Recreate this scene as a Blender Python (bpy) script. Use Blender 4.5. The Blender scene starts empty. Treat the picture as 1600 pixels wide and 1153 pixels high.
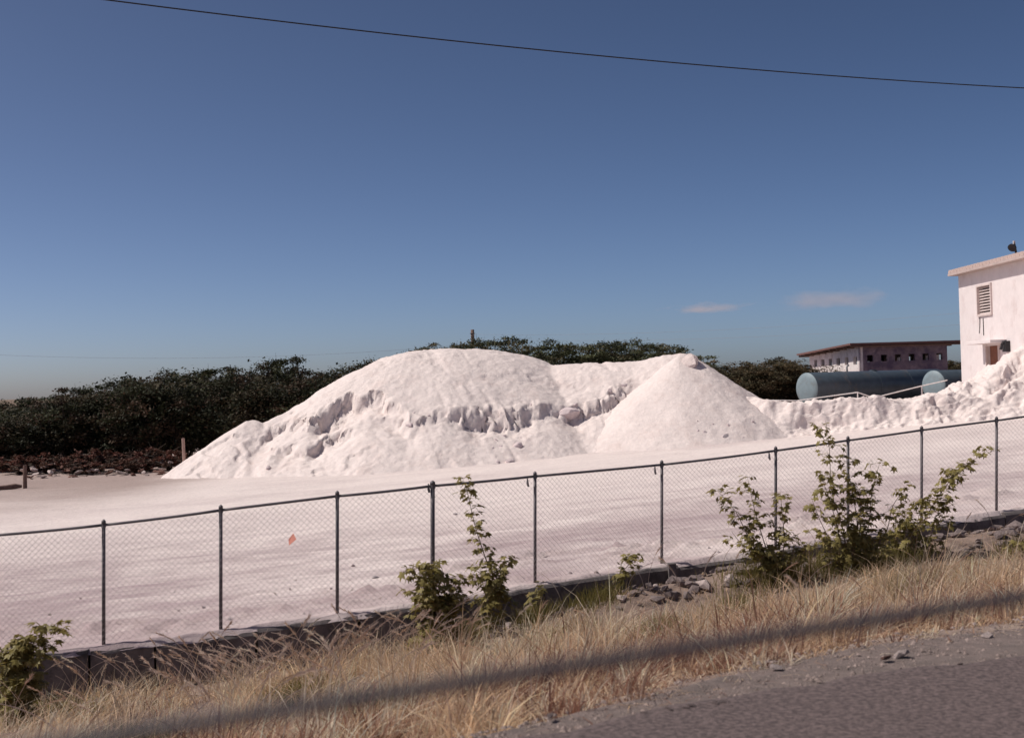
import bpy, bmesh, math, random
import numpy as np
from mathutils import Vector, Matrix, noise as mnoise

random.seed(7); RNG = np.random.default_rng(7)
R = math.radians
SC = bpy.context.scene
COL = SC.collection

# ------------------------------------------------------------------ camera
CAM_Z, LENS, PITCH, ROLL = 3.0, 45.0, R(0.67), R(1.7)
FPX = 1600 * LENS / 36.0
F_ = Vector((0, math.cos(PITCH), math.sin(PITCH)))
RT0 = Vector((1, 0, 0)); UP0 = RT0.cross(F_)
RT = RT0 * math.cos(ROLL) - UP0 * math.sin(ROLL)
UP = RT0 * math.sin(ROLL) + UP0 * math.cos(ROLL)
EYE = Vector((0, 0, CAM_Z))
cd = bpy.data.cameras.new('camera'); cam = bpy.data.objects.new('camera', cd); COL.objects.link(cam)
cam.matrix_world = Matrix(((RT.x, UP.x, -F_.x, EYE.x), (RT.y, UP.y, -F_.y, EYE.y), (RT.z, UP.z, -F_.z, EYE.z), (0, 0, 0, 1)))
cd.lens = LENS; cd.sensor_width = 36; cd.clip_start = .05; cd.clip_end = 30000
cd.dof.use_dof = True; cd.dof.focus_distance = 24; cd.dof.aperture_fstop = 3.8
SC.camera = cam

# ------------------------------------------------------------------ sky, sun, exposure
SUN = Vector((-.62, .03, .78)).normalized()
SUN_EL = math.asin(SUN.z); SUN_AZ = math.atan2(SUN.x, SUN.y)
w = bpy.data.worlds.new('World'); SC.world = w; w.use_nodes = True
nt = w.node_tree; nt.nodes.clear()
wo = nt.nodes.new('ShaderNodeOutputWorld'); bg = nt.nodes.new('ShaderNodeBackground'); sk = nt.nodes.new('ShaderNodeTexSky')
sk.sky_type = 'NISHITA'; sk.sun_disc = False; sk.sun_elevation = SUN_EL; sk.sun_rotation = SUN_AZ
sk.altitude = 0; sk.air_density = .4; sk.dust_density = 1.0; sk.ozone_density = 8.0
bg.inputs['Strength'].default_value = .1
gm = nt.nodes.new('ShaderNodeGamma'); gm.inputs[1].default_value = 1.3                       # the film's contrast and colour cast, the same over the whole sky
tn = nt.nodes.new('ShaderNodeMix'); tn.data_type = 'RGBA'; tn.blend_type = 'MULTIPLY'; tn.inputs[0].default_value = 1; tn.inputs[7].default_value = (1.04, .765, .545, 1)
nt.links.new(sk.outputs[0], gm.inputs[0]); nt.links.new(gm.outputs[0], tn.inputs[6]); nt.links.new(tn.outputs[2], bg.inputs[0]); nt.links.new(bg.outputs[0], wo.inputs[0])
sl = bpy.data.lights.new('sun', 'SUN'); sl.energy = 3.7; sl.angle = R(.53); sl.color = (1, .95, .88)
so = bpy.data.objects.new('sun', sl); COL.objects.link(so)
so.rotation_euler = SUN.to_track_quat('Z', 'Y').to_euler(); so.location = (-30, 25, 60)
SC.view_settings.view_transform = 'Standard'; SC.view_settings.look = 'None'
SC.view_settings.exposure = 0.12; SC.view_settings.gamma = 1.0
SC.cycles.volume_bounces = 2; SC.cycles.max_bounces = 8; SC.cycles.transparent_max_bounces = 8

# ------------------------------------------------------------------ helpers
def P(px, py, d):
    """where a sight line of the survey photo is at depth d (metres)"""
    return EYE + (F_ + RT * ((px - 800) / FPX) - UP * ((py - 576.5) / FPX)) * d

def _h(ix, iy, seed):
    n = (ix * 374761393 + iy * 668265263 + seed * 974634777) & 0xFFFFFFFF
    n = ((n ^ (n >> 13)) * 1274126177) & 0xFFFFFFFF
    return ((n ^ (n >> 16)) & 0xFFFFFF) / float(0xFFFFFF)
def vnoise(x, y, seed=0):
    x = np.asarray(x, float); y = np.asarray(y, float)
    ix = np.floor(x).astype(np.int64); iy = np.floor(y).astype(np.int64)
    fx = x - ix; fy = y - iy; fx = fx * fx * (3 - 2 * fx); fy = fy * fy * (3 - 2 * fy)
    a = _h(ix, iy, seed); b = _h(ix + 1, iy, seed); c = _h(ix, iy + 1, seed); d = _h(ix + 1, iy + 1, seed)
    return ((a * (1 - fx) + b * fx) * (1 - fy) + (c * (1 - fx) + d * fx) * fy) * 2 - 1
def fbm(x, y, seed=0, oct=4, gain=.5):
    s = 0; a = 1.0; t = 0
    for o in range(oct):
        s = s + a * vnoise(np.asarray(x) * 2 ** o + 17.3 * o, np.asarray(y) * 2 ** o - 9.1 * o, seed + o); t += a; a *= gain
    return s / t
def vnoise3(x, y, z, seed=0):
    iz = np.floor(z).astype(np.int64); f = z - iz; f = f * f * (3 - 2 * f); out = 0
    ux, uy = x + iz * 37.13, y + iz * 11.71; vx, vy = x + (iz + 1) * 37.13, y + (iz + 1) * 11.71
    return vnoise(ux, uy, seed) * (1 - f) + vnoise(vx, vy, seed) * f
def fbm3(x, y, z, seed=0, oct=3, gain=.5):
    s = 0; a = 1.0; t = 0
    for o in range(oct): s = s + a * vnoise3(x * 2 ** o, y * 2 ** o, z * 2 ** o, seed + o); t += a; a *= gain
    return s / t
def cells(x, y, seed=0):
    """distance to the nearest jittered point and that point's random value"""
    ix = np.floor(x).astype(np.int64); iy = np.floor(y).astype(np.int64); best = np.full(x.shape, 9.); val = np.zeros(x.shape)
    for i in (-1, 0, 1):
        for j in (-1, 0, 1):
            d = (ix + i + _h(ix + i, iy + j, seed) - x) ** 2 + (iy + j + _h(ix + i, iy + j, seed + 5) - y) ** 2
            k = d < best; best = np.where(k, d, best); val = np.where(k, _h(ix + i, iy + j, seed + 9), val)
    return np.sqrt(best), val
def ss(a, b, x):
    t = np.clip((np.asarray(x, float) - a) / (b - a), 0, 1); return t * t * (3 - 2 * t)

def mesh_np(name, V, Fq, col=None, smooth=False):
    """V (n,3), Fq (m,k) with one k"""
    V = np.asarray(V, np.float32); Fq = np.asarray(Fq, np.int32)
    me = bpy.data.meshes.new(name); m, k = Fq.shape
    me.vertices.add(len(V)); me.vertices.foreach_set('co', V.ravel())
    me.loops.add(m * k); me.loops.foreach_set('vertex_index', Fq.ravel())
    me.polygons.add(m); me.polygons.foreach_set('loop_start', np.arange(0, m * k, k, dtype=np.int32))
    me.polygons.foreach_set('loop_total', np.full(m, k, np.int32))
    if smooth: me.polygons.foreach_set('use_smooth', np.ones(m, bool))
    if col is not None:
        at = me.attributes.new('Tint', 'FLOAT_COLOR', 'POINT')
        c4 = np.ones((len(V), 4), np.float32); c4[:, :3] = col; at.data.foreach_set('color', c4.ravel())
    me.update(calc_edges=True); me.validate()
    return me
def grid_mesh(name, X, Y, Z, col=None, keep=None, smooth=True):
    n, m = X.shape
    idx = np.arange(n * m).reshape(n, m)
    q = np.stack([idx[:-1, :-1], idx[:-1, 1:], idx[1:, 1:], idx[1:, :-1]], -1).reshape(-1, 4)
    if keep is not None:
        k = keep[:-1, :-1] | keep[:-1, 1:] | keep[1:, 1:] | keep[1:, :-1]; q = q[k.ravel()]
    V = np.stack([X, Y, Z], -1).reshape(-1, 3)
    used = np.unique(q); mp = np.zeros(n * m, np.int64); mp[used] = np.arange(len(used))
    return mesh_np(name, V[used], mp[q], None if col is None else col.reshape(-1, 3)[used], smooth)

def obj(name, me, mat=None, parent=None):
    o = bpy.data.objects.new(name, me); COL.objects.link(o)
    if mat is not None and me is not None and len(me.materials) == 0: me.materials.append(mat)
    if parent is not None: o.parent = parent
    return o
def tag(o, label=None, cat=None, group=None, kind=None):
    if label: o['label'] = label
    if cat: o['category'] = cat
    if group: o['group'] = group
    if kind: o['kind'] = kind
    return o
def empty(name, loc=(0, 0, 0), rz=0):
    o = bpy.data.objects.new(name, None); COL.objects.link(o); o.location = loc; o.rotation_euler = (0, 0, rz)
    o.empty_display_size = .1
    return o

class MB:
    def __init__(s): s.v = []; s.f = []
    def add(s, vs, fs):
        b = len(s.v); s.v += [tuple(v) for v in vs]; s.f += [tuple(i + b for i in f) for f in fs]; return s
    def box(s, c, sz, M=None):
        c = Vector(c); x, y, z = (k / 2 for k in sz)
        vs = [Vector((a * x, b * y, d * z)) for d in (-1, 1) for b in (-1, 1) for a in (-1, 1)]
        if M is not None: vs = [M @ v for v in vs]
        return s.add([c + v for v in vs], [(0, 2, 3, 1), (4, 5, 7, 6), (0, 1, 5, 4), (2, 6, 7, 3), (0, 4, 6, 2), (1, 3, 7, 5)])
    def tube(s, pts, rad, n=6, cap=True):
        pts = [Vector(p) for p in pts]
        if not hasattr(rad, '__len__'): rad = [rad] * len(pts)
        vs = []; fs = []; up = None
        for i, p in enumerate(pts):
            t = (pts[min(i + 1, len(pts) - 1)] - pts[max(i - 1, 0)]).normalized()
            if up is None: up = Vector((0, 0, 1)) if abs(t.z) < .9 else Vector((1, 0, 0))
            a = t.cross(up).normalized(); b = a.cross(t); up = b
            vs += [p + (a * math.cos(2 * math.pi * k / n) + b * math.sin(2 * math.pi * k / n)) * rad[i] for k in range(n)]
        for i in range(len(pts) - 1):
            for k in range(n):
                fs.append((i * n + k, i * n + (k + 1) % n, (i + 1) * n + (k + 1) % n, (i + 1) * n + k))
        if cap: fs.append(tuple(range(n))[::-1]); fs.append(tuple((len(pts) - 1) * n + k for k in range(n)))
        return s.add(vs, fs)
    def mesh(s, name, smooth=False, bevel=0):
        me = bpy.data.meshes.new(name); me.from_pydata(s.v, [], s.f); me.update()
        bm = bmesh.new(); bm.from_mesh(me)
        if bevel: bmesh.ops.bevel(bm, geom=list(bm.edges), offset=bevel, segments=1, affect='EDGES')
        bmesh.ops.recalc_face_normals(bm, faces=list(bm.faces)); bm.to_mesh(me); bm.free()
        if smooth: me.polygons.foreach_set('use_smooth', np.ones(len(me.polygons), bool))
        return me
    def build(s, name, mat, parent=None, smooth=False, bevel=0):
        return obj(name, s.mesh(name, smooth, bevel), mat, parent)

# ------------------------------------------------------------------ materials
MATS = {}
def mat(name, base, rough=.8, metal=0, var=.15, scale=6, bump=0, bscale=30, tint=False, dirt=None, dscale=2, dlo=.5, dhi=.65,
        trans=0, coords='Object', spec=.3, stretch=None):
    m = bpy.data.materials.new(name); m.use_nodes = True; t = m.node_tree; n = t.nodes; l = t.links
    b = n['Principled BSDF']; b.inputs['Roughness'].default_value = rough; b.inputs['Metallic'].default_value = metal
    b.inputs['Specular IOR Level'].default_value = spec
    tc = n.new('ShaderNodeTexCoord'); src = tc.outputs[coords]
    if stretch:
        mp = n.new('ShaderNodeMapping'); mp.inputs['Scale'].default_value = stretch[0]; mp.inputs['Rotation'].default_value[2] = stretch[1]
        l.new(src, mp.inputs[0]); src = mp.outputs[0]
    nz = n.new('ShaderNodeTexNoise'); nz.inputs['Scale'].default_value = scale; nz.inputs['Detail'].default_value = 8; nz.inputs['Roughness'].default_value = .65
    l.new(src, nz.inputs['Vector'])
    mr = n.new('ShaderNodeMapRange'); mr.inputs[1].default_value = .3; mr.inputs[2].default_value = .7
    mr.inputs[3].default_value = 1 - var; mr.inputs[4].default_value = 1 + var; l.new(nz.outputs[0], mr.inputs[0])
    mx = n.new('ShaderNodeMix'); mx.data_type = 'RGBA'; mx.blend_type = 'MULTIPLY'; mx.inputs[0].default_value = 1
    if tint:
        at = n.new('ShaderNodeAttribute'); at.attribute_name = 'Tint'; l.new(at.outputs['Color'], mx.inputs[6])
    else: mx.inputs[6].default_value = (*base, 1)
    cmb = n.new('ShaderNodeCombineColor')
    for k in range(3): l.new(mr.outputs[0], cmb.inputs[k])
    l.new(cmb.outputs[0], mx.inputs[7]); out = mx.outputs[2]
    if dirt:
        n2 = n.new('ShaderNodeTexNoise'); n2.inputs['Scale'].default_value = dscale; n2.inputs['Detail'].default_value = 9; n2.inputs['Roughness'].default_value = .7
        l.new(src, n2.inputs['Vector'])
        r2 = n.new('ShaderNodeMapRange'); r2.inputs[1].default_value = dlo; r2.inputs[2].default_value = dhi; l.new(n2.outputs[0], r2.inputs[0])
        m2 = n.new('ShaderNodeMix'); m2.data_type = 'RGBA'; l.new(r2.outputs[0], m2.inputs[0]); l.new(out, m2.inputs[6]); m2.inputs[7].default_value = (*dirt, 1)
        out = m2.outputs[2]
    l.new(out, b.inputs['Base Color'])
    if bump:
        nb = n.new('ShaderNodeTexNoise'); nb.inputs['Scale'].default_value = bscale; nb.inputs['Detail'].default_value = 6; nb.inputs['Roughness'].default_value = .7
        l.new(tc.outputs[coords], nb.inputs['Vector'])
        bp = n.new('ShaderNodeBump'); bp.inputs['Strength'].default_value = 1; bp.inputs['Distance'].default_value = bump
        l.new(nb.outputs[0], bp.inputs['Height']); l.new(bp.outputs[0], b.inputs['Normal'])
    if trans:
        tr = n.new('ShaderNodeBsdfTranslucent'); l.new(out, tr.inputs[0])
        ms = n.new('ShaderNodeMixShader'); ms.inputs[0].default_value = trans
        l.new(b.outputs[0], ms.inputs[1]); l.new(tr.outputs[0], ms.inputs[2]); l.new(ms.outputs[0], n['Material Output'].inputs[0])
    MATS[name] = m; return m

SALT = (.735, .635, .60)
M_salt = mat('salt', SALT, .75, var=.09, scale=7, bump=.032, bscale=8, dirt=(.62, .49, .45), dscale=.9, dlo=.52, dhi=.85)
M_lump = mat('salt_crust', (.68, .565, .56), .75, var=.12, scale=5, bump=.03, bscale=8)
M_crown = mat('cone_tip_crust', (.70, .59, .555), .75, var=.12, scale=3, bump=.04, bscale=5)
M_lumpgrey = mat('grey_salt', (.50, .43, .43), .8, var=.2, scale=6, bump=.02, bscale=12)
M_yard = mat('yard_salt', SALT, .8, var=.12, scale=9, bump=.03, bscale=10, tint=True)
M_earth = mat('earth', (.20, .14, .10), .95, var=.3, scale=3, bump=.02, bscale=20)
M_verge = mat('verge_soil', (.23, .165, .135), .95, var=.35, scale=5, bump=.02, bscale=25, dirt=(.33, .25, .21), dscale=1.4)
M_shoulder = mat('gravel_shoulder', (.20, .155, .14), .95, var=.25, scale=14, bump=.012, bscale=60, dirt=(.13, .105, .095), dscale=5, dlo=.5, dhi=.7)
M_asphalt = mat('asphalt', (.142, .105, .10), .9, var=.5, scale=38, bump=.006, bscale=90, dirt=(.065, .049, .048), dscale=34, dlo=.48, dhi=.60)
M_conc = mat('old_concrete', (.17, .145, .14), .9, var=.3, scale=5, bump=.01, bscale=30, dirt=(.07, .06, .06), dscale=3)
M_rock = mat('grey_rock', (.25, .195, .185), .9, var=.35, scale=7, bump=.02, bscale=20, coords='Object')
M_gravel = mat('gravel_stone', (.24, .185, .165), .9, var=.5, scale=9)
M_rockred = mat('brown_rock', (.17, .09, .072), .9, var=.4, scale=4, bump=.02, bscale=15)
M_rockpale = mat('pale_rock', (.52, .42, .39), .9, var=.25, scale=4, bump=.02, bscale=15)
M_galv = mat('weathered_galvanised', (.16, .145, .15), .6, metal=.25, var=.2, scale=12)
M_wire = mat('fence_wire', (.50, .43, .44), .6, metal=.1, var=.1)
M_straw = mat('dry_grass', (.5, .35, .22), .8, tint=True, var=.1, scale=3, trans=.45)
M_leaf = mat('shrub_leaf', (.255, .21, .07), .55, var=.4, scale=9, trans=.3, dirt=(.20, .11, .04), dscale=3, dlo=.56, dhi=.7)
M_stem = mat('shrub_stem', (.20, .14, .09), .8, var=.2, scale=20)
M_tree = mat('scrub_foliage', (.04, .04, .02), .75, tint=True, var=.2, scale=4, trans=.2)
M_bark = mat('bark', (.10, .075, .06), .9, var=.3, scale=8)
M_wood = mat('weathered_wood', (.16, .10, .08), .85, var=.3, scale=9)
M_palewood = mat('pale_wood', (.36, .24, .20), .85, var=.25, scale=9)
M_wirecable = mat('black_cable', (.03, .03, .035), .6, var=.1)
M_farwire = mat('grey_cable', (.30, .30, .33), .6, var=.1)
M_tank = mat('tank_paint', (.065, .085, .105), .35, var=.2, scale=2.5, dirt=(.13, .10, .085), dscale=1.8, dlo=.55, dhi=.75)
M_cap = mat('tank_end_paint', (.20, .255, .28), .55, var=.12, scale=2.5, dirt=(.17, .17, .17), dscale=2.2, dlo=.52, dhi=.75)
M_white = mat('white_paint', (.72, .66, .64), .6, var=.08)
M_shedside = mat('shed_lit_wall', (.78, .70, .68), .85, var=.08, scale=2, dirt=(.55, .47, .46), dscale=1.8)  # side walls carry their sunlit white in the colour
M_shed = mat('shed_shaded_wall', (.24, .18, .205), .9, var=.25, scale=3, dirt=(.12, .09, .13), dscale=1.2, dlo=.45, dhi=.6)  # shade of the front put into the colour, a dark purple copy
M_roof = mat('rusty_roof', (.17, .085, .075), .8, var=.3, scale=4)
M_tower = mat('tower_plaster', (.72, .645, .63), .85, var=.06, scale=2, bump=.01, bscale=5, dirt=(.58, .48, .46), dscale=1.1, dlo=.52, dhi=.75)
M_slab = mat('roof_slab', (.46, .365, .335), .85, var=.15, scale=4)
M_tile = mat('clay_tile', (.52, .40, .36), .85, var=.2, scale=6)
M_louver = mat('louver_paint', (.62, .52, .49), .7, var=.1)
M_door = mat('brown_door', (.21, .085, .05), .7, var=.2, scale=5)
M_dark = mat('dark_fitting', (.03, .028, .03), .6, var=.1)
M_inside = mat('inside_shade', (.10, .08, .08), .9, var=.1)
M_tag = mat('orange_plastic', (.85, .45, .36), .6, var=.1, trans=.6)
M_rail = mat('foreground_metal', (.10, .092, .10), .5, var=.1)

# ------------------------------------------------------------------ the lie of the land
POSTS = [(-384, 883, 1076, 14.55), (-202, 860, 1051, 14.7), (-20, 837, 1026, 14.85), (162, 820, 1005, 15.0), (345, 797, 981, 15.2), (527, 775, 957, 15.45), (676, 759, 936, 15.8), (836, 744, 908, 16.7),
         (1034, 726, 879, 17.9), (1212, 704, 853, 18.6), (1325, 688, 833, 19.1), (1440, 672, 815, 19.6), (1557, 657, 797, 20.0), (1680, 640, 779, 20.4)]
BASE = [P(px, yb, d) for px, yt, yb, d in POSTS]; TOP = [P(px, yt, d) for px, yt, yb, d in POSTS]
FX = [-40] + [b.x for b in BASE] + [45]; FY = [2.5] + [b.y for b in BASE] + [36]
FZ = [-.05] + [b.z for b in BASE] + [1.6]
def fence_y(x): return np.interp(x, FX, FY)
def fence_z(x): return np.interp(x, FX, FZ)
def yard_z(x, y):
    far = np.interp(x, [-60, -12, -5, 0, 7.6, 10, 14, 20, 60], [-.08, -.04, .08, .33, .74, .85, 1.15, 1.5, 1.6])
    v = np.asarray(y) - fence_y(x); a = ss(0, 6, v)
    return fence_z(x) * (1 - a) + far * a
def road_edge(x): return np.interp(x, [-40, -3, 1, 60], [-12.6, 3.50, 5.98, 31.35])
def verge_z(x, y):
    fl = np.interp(x, [-4, 0, 1, 2, 3, 6], [.15, .30, .60, .95, .9, .8])
    yw = fence_y(x) - .22; t = np.clip((yw - y) / np.maximum(yw - road_edge(x) - fl, .5), 0, 1)
    zw = fence_z(x) - np.interp(x, [-6, 0, 6, 9], [.62, .50, .42, .40])
    heap = np.interp(x, [-2, 0, 1.5, 3, 5, 9], [0, .10, .28, .36, .26, .22]) * np.exp(-((yw - y - .75) / .65) ** 2)
    return zw + (1.47 - zw) * t ** 1.55 + heap + .035 * fbm(np.asarray(x) * 1.3, np.asarray(y) * 1.3, 3) * ss(0, .15, 1 - t)

# ground sheet to the horizon
xs = np.array([-6000, -600, -150, 0, 150, 600, 6000.]); X, Y = np.meshgrid(xs, np.array([-6000, -300, -40, 40, 130, 600, 8000.]))
tag(obj('ground', grid_mesh('ground', X, Y, np.full(X.shape, -1.3)), M_earth), kind='structure')

# salt yard
xs = np.concatenate([np.linspace(-70, -13, 90), np.linspace(-12.9, 22, 330), np.linspace(22.4, 70, 70)])
vs = np.concatenate([np.arange(-.19, 6, .07), np.geomspace(6.05, 100, 190)])
X, V = np.meshgrid(xs, vs); Y = fence_y(X) + V + np.where(V < -.1, .025 * vnoise(X * 3.1, X * 0, 17) + .03 * vnoise(X * 13, X * 0, 18), 0)
un = np.clip(V / 1.0, 0, 1)
ru = X * math.cos(.38) + Y * math.sin(.38); rv = -X * math.sin(.38) + Y * math.cos(.38)
Z = yard_z(X, Y) + un * (.04 * fbm(ru * .3, rv * .9, 11) + .03 * fbm(ru * 1.3, rv * 2.6, 12))
crust = ss(.1, .5, V) * (1 - ss(1.6, 4.2, V)) * np.clip(fbm(ru * 1.2, rv * 2.2, 14, 5) + .15, 0, 1)
Z += .20 * crust * np.abs(fbm(ru * 4, rv * 4, 15)) * 2
Z += (1 - ss(0, .5, V)) * (.022 * vnoise(X * 9, Y * 9, 16) - .012) - np.where(V < -.15, .05, 0) - .02 * (V < -.05)
dn = fbm(ru * .22, rv * .5, 21, 5); dn2 = fbm(ru * .9, rv * 2.2, 22, 5)
near = (1 - ss(5, 15, V + 3 * dn)) * np.interp(X, [-6, 1, 8], [1, .85, .6])
d = np.clip(.13 + .58 * near + .75 * (dn - .02) * (.45 + .55 * near) + .50 * dn2 * (.35 + .65 * near), 0, 1)
streak = ss(.28, .5, fbm(ru * .8 + 3, rv * 3.0, 24, 5)) * (.2 + .8 * near)
d = np.clip(d + .30 * streak + .35 * near * fbm(ru * 3.1, rv * 5, 25, 4), 0, 1)
trk = 0
for v0, ph in ((3.4, 0), (5.0, 0), (6.6, 2), (8.1, 2), (11.5, 4), (13.1, 4)):
    vv = V + .5 * np.sin(X * .22 + ph) + .12 * fbm(X * .5, X * 0 + v0, 29, 2) - v0; trk = np.maximum(trk, np.exp(-(vv / .14) ** 2) * np.clip(.55 + .9 * fbm(X * .6, X * 0 + v0, 28, 3), 0, 1))
Z -= .03 * trk; d = np.clip(d + .16 * trk, 0, 1)
brn = np.clip(ss(-9.5, -14, X + 1.5 * dn) * ss(30, 43, Y + 3 * dn) + ss(53, 57, Y), 0, 1)
c_s = np.array(SALT); c_d = np.array((.42, .325, .325)); c_b = np.array((.27, .19, .165))
col = c_s * (1 - d[..., None]) + c_d * d[..., None]
col = col * (1 - .8 * brn[..., None]) + c_b * .8 * brn[..., None]
peb = ss(.42, .55, fbm(ru * 5, rv * 7, 27, 3)) * (1 - ss(1.2, 3, V)) * .5
col = col * (1 - peb[..., None]) + np.array((.36, .28, .26)) * peb[..., None]
tag(obj('salt_yard', grid_mesh('salt_yard', X, Y, Z, col), M_yard), kind='structure')

# verge, shoulder, road
xs = np.arange(-24, 26, .12); ts = np.linspace(0, 1, 90)
X, T = np.meshgrid(xs, ts); yw = fence_y(X) - .10; Y = yw + (road_edge(X) - .25 - yw) * T
tag(obj('verge', grid_mesh('verge', X, Y, verge_z(X, Y)), M_verge), kind='structure')
ts = np.linspace(-.10, 1, 26); X, T = np.meshgrid(np.arange(-20, 30, .1), ts)
wd = np.interp(X, [-4, 0, 1, 2, 3, 6], [.25, .35, .55, .85, .8, .7]) + .12 * fbm(X * 1.2, X * 0, 31)
Y = road_edge(X) + wd * T
Z = verge_z(X, Y) + .03 - .07 * ss(.8, 1, T) + .012 * fbm(X * 6, Y * 6, 33)
tag(obj('gravel_shoulder', grid_mesh('gravel_shoulder', X, Y, Z), M_shoulder), kind='structure')
xs = np.arange(-20, 30, .1); ws = np.array([0, .03, .1, .4, 1, 2, 3, 5, 7.5])
X, W_ = np.meshgrid(xs, ws); Y = road_edge(X) - W_ * 1.09 + (.10 * fbm(X * 1.1, X * 0 + 5, 35, 5) + .05 * vnoise(X * 5, X * 0, 36)) * (W_ < .5)
Z = 1.5 + .02 * W_ * 0 + np.where(W_ < .01, -.04, np.where(W_ < .05, .006, .012)) + .02
tag(obj('road', grid_mesh('road', X, Y, Z), M_asphalt), kind='structure')

# ------------------------------------------------------------------ salt piles
class Field:
    amp = .22
    def __init__(s, x0, x1, y0, y1, st):
        s.x = np.arange(x0, x1, st); s.y = np.arange(y0, y1, st); s.st = st; s.X, s.Y = np.meshgrid(s.x, s.y); s.Z = np.full(s.X.shape, -9.)
    def ridge(s, pts, k, sub=14):
        """pts (Vector, rounding): the envelope of slopes of repose under a crest line"""
        for (a, ca), (b, cb) in zip(pts[:-1], pts[1:]):
            for t in np.linspace(0, 1, sub, endpoint=False):
                p = a.lerp(b, t); c = ca + (cb - ca) * t
                s.Z = np.maximum(s.Z, p.z - (np.sqrt(k * k * ((s.X - p.x) ** 2 + (s.Y - p.y) ** 2) + c * c) - c))
    def z(s, x, y):
        i = int(np.clip((x - s.x[0]) / s.st, 0, len(s.x) - 1)); j = int(np.clip((y - s.y[0]) / s.st, 0, len(s.y) - 1)); return s.Z[j, i]
    def hit(s, px, py):
        for d in np.arange(40, 58, .04):
            p = P(px, py, d)
            if s.x[0] < p.x < s.x[-1] and s.y[0] < p.y < s.y[-1] and (s.z(p.x, p.y) >= p.z or yard_z(p.x, p.y) >= p.z): return p
        return P(px, py, 47)
    def build(s, name, m):
        G = yard_z(s.X, s.Y); keep = s.Z > G - .04
        gy, gx = np.gradient(s.Z, s.st); steep = ss(.85, 2.2, np.hypot(gx, gy)); a = s.amp * (.12 + .88 * steep)
        X, Y, Z = s.X, s.Y, np.maximum(s.Z, G - .25)
        dx = fbm3(X * 2.1, Y * 2.1, Z * 2.1, 501) + .5 * fbm3(X * 6, Y * 6, Z * 6, 504, 2); dy = fbm3(X * 2.1, Y * 2.1, Z * 2.1, 511) + .5 * fbm3(X * 6, Y * 6, Z * 6, 514, 2)
        dz = fbm3(X * 2.4, Y * 2.4, Z * 2.4, 521)
        return obj(name, grid_mesh(name, X + a * dx, Y + a * dy, Z + .5 * a * dz, keep=keep), m)

mound = Field(-14.5, 10, 43, 62, .06)
crest = [(243, 753, 46.6, .05), (310, 708, 47.4, .06), (386, 658, 48.2, .08), (398, 656, 48.3, .08), (410, 661, 48.4, .12), (440, 650, 48.7, .3), (470, 638, 49.1, .4), (530, 612, 49.8, .6), (565, 590, 50.2, .7),
         (600, 567, 50.6, .9), (640, 551, 51.2, 1.2), (700, 544, 51.6, 1.4), (760, 547, 51.7, 1.2), (810, 555, 51.6, .7), (838, 566, 51.4, .4), (860, 570, 51.1, .4),
         (900, 568, 50.8, .4), (960, 566, 50.4, .4), (1000, 565, 50.1, .3), (1040, 556, 49.8, .2), (1068, 552, 49.6, .1)]
mound.ridge([(P(a, b, c), r) for a, b, c, r in crest], .66)
scarp = [(397, 702, .02), (424, 667, .22), (445, 660, .20), (487, 652, .25), (502, 642, .45), (547, 618, .50), (585, 610, .36), (610, 628, .22), (640, 649, .16), (690, 650, .12), (716, 647, .24), (740, 645, .36),
         (812, 640, .34), (835, 636, .24), (865, 630, .24), (917, 634, .28), (962, 607, .36), (985, 602, .24), (1020, 592, .1)]
scarp2 = [(425, 700, 0), (442, 690, .22), (480, 687, .18), (495, 674, .30), (532, 656, .24), (570, 662, 0)]
scarp3 = [(560, 640, 0), (600, 636, .14), (625, 650, .20), (640, 668, .10), (660, 672, 0)]
shelf = [(700, 600, 0), (760, 580, .05), (830, 587, .08), (900, 592, .05), (960, 588, 0)]
raw = Field(-14.5, 10, 43, 62, .06); raw.Z = mound.Z.copy()
X, Y = mound.X, mound.Y; crumble = np.zeros(X.shape)
for line, L, sd in ((shelf, 1.2, 45), (scarp, 4.3, 40), (scarp2, 2.6, 50), (scarp3, 1.6, 54)):
    hp = [raw.hit(a, b) for a, b, _ in line]
    sx = [p.x for p in hp]; sy = [p.y for p in hp]; st = [q[2] for q in line]
    cd_, cv = cells(X * 1.5, Y * 1.5, sd + 4); cd2, cv2 = cells(X * 3.7, Y * 3.7, sd + 6)
    ys = np.interp(X, sx, sy) + .30 * fbm(X * .9, Y * .9, sd, 3) + .26 * (cv - .5) + .14 * (cv2 - .5)
    base = np.interp(X, sx, st, left=0, right=0)
    base = base * 1.3; step = base * np.clip(.95 + .45 * fbm(X * .6, Y * .6 + 4, sd + 3, 3) + .25 * (cv - .5), .3, 1.35)
    front = ss(0, .34, ys - Y); dist = np.maximum(ys - Y - .28, 0); k_ = ss(.1, 1.1, dist)
    mound.Z -= (step * (1 - k_) + base * .8 * k_) * front * np.clip(1 - dist / L, 0, 1) ** 1.2
    band = np.exp(-((Y - ys + .15) / .45) ** 2) * np.clip(base * 3, 0, 1)
    crumble = np.maximum(crumble, band)
cd3, cv3 = cells(X * 4.2, Y * 4.2, 77); cd4, cv4 = cells(X * 2.2, Y * 2.2, 78)
mound.Z += crumble * (.12 * (cv3 - .5) + .18 * (cv4 - .5))
mound.Z += .05 * fbm(X * .8, Y * .8, 61) + + .03 * fbm(X * 3, Y * 3, 62, 3) + .014 * vnoise(X * 8, Y * 8, 60) + .05 * np.clip(fbm(X * 2.2, Y * 2.2, 63, 4) - .22, 0, 1)
clod = np.clip(fbm(X * 1.1, Y * 1.1, 66, 3) + .05, 0, 1); mound.Z += .05 * clod * np.clip(.35 - cd3, 0, 1) * 2.5
rill = ss(.2, .45, fbm(X * 1.6 + Y * .5, Y * .3, 64, 4)); mound.Z -= .05 * rill
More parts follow.
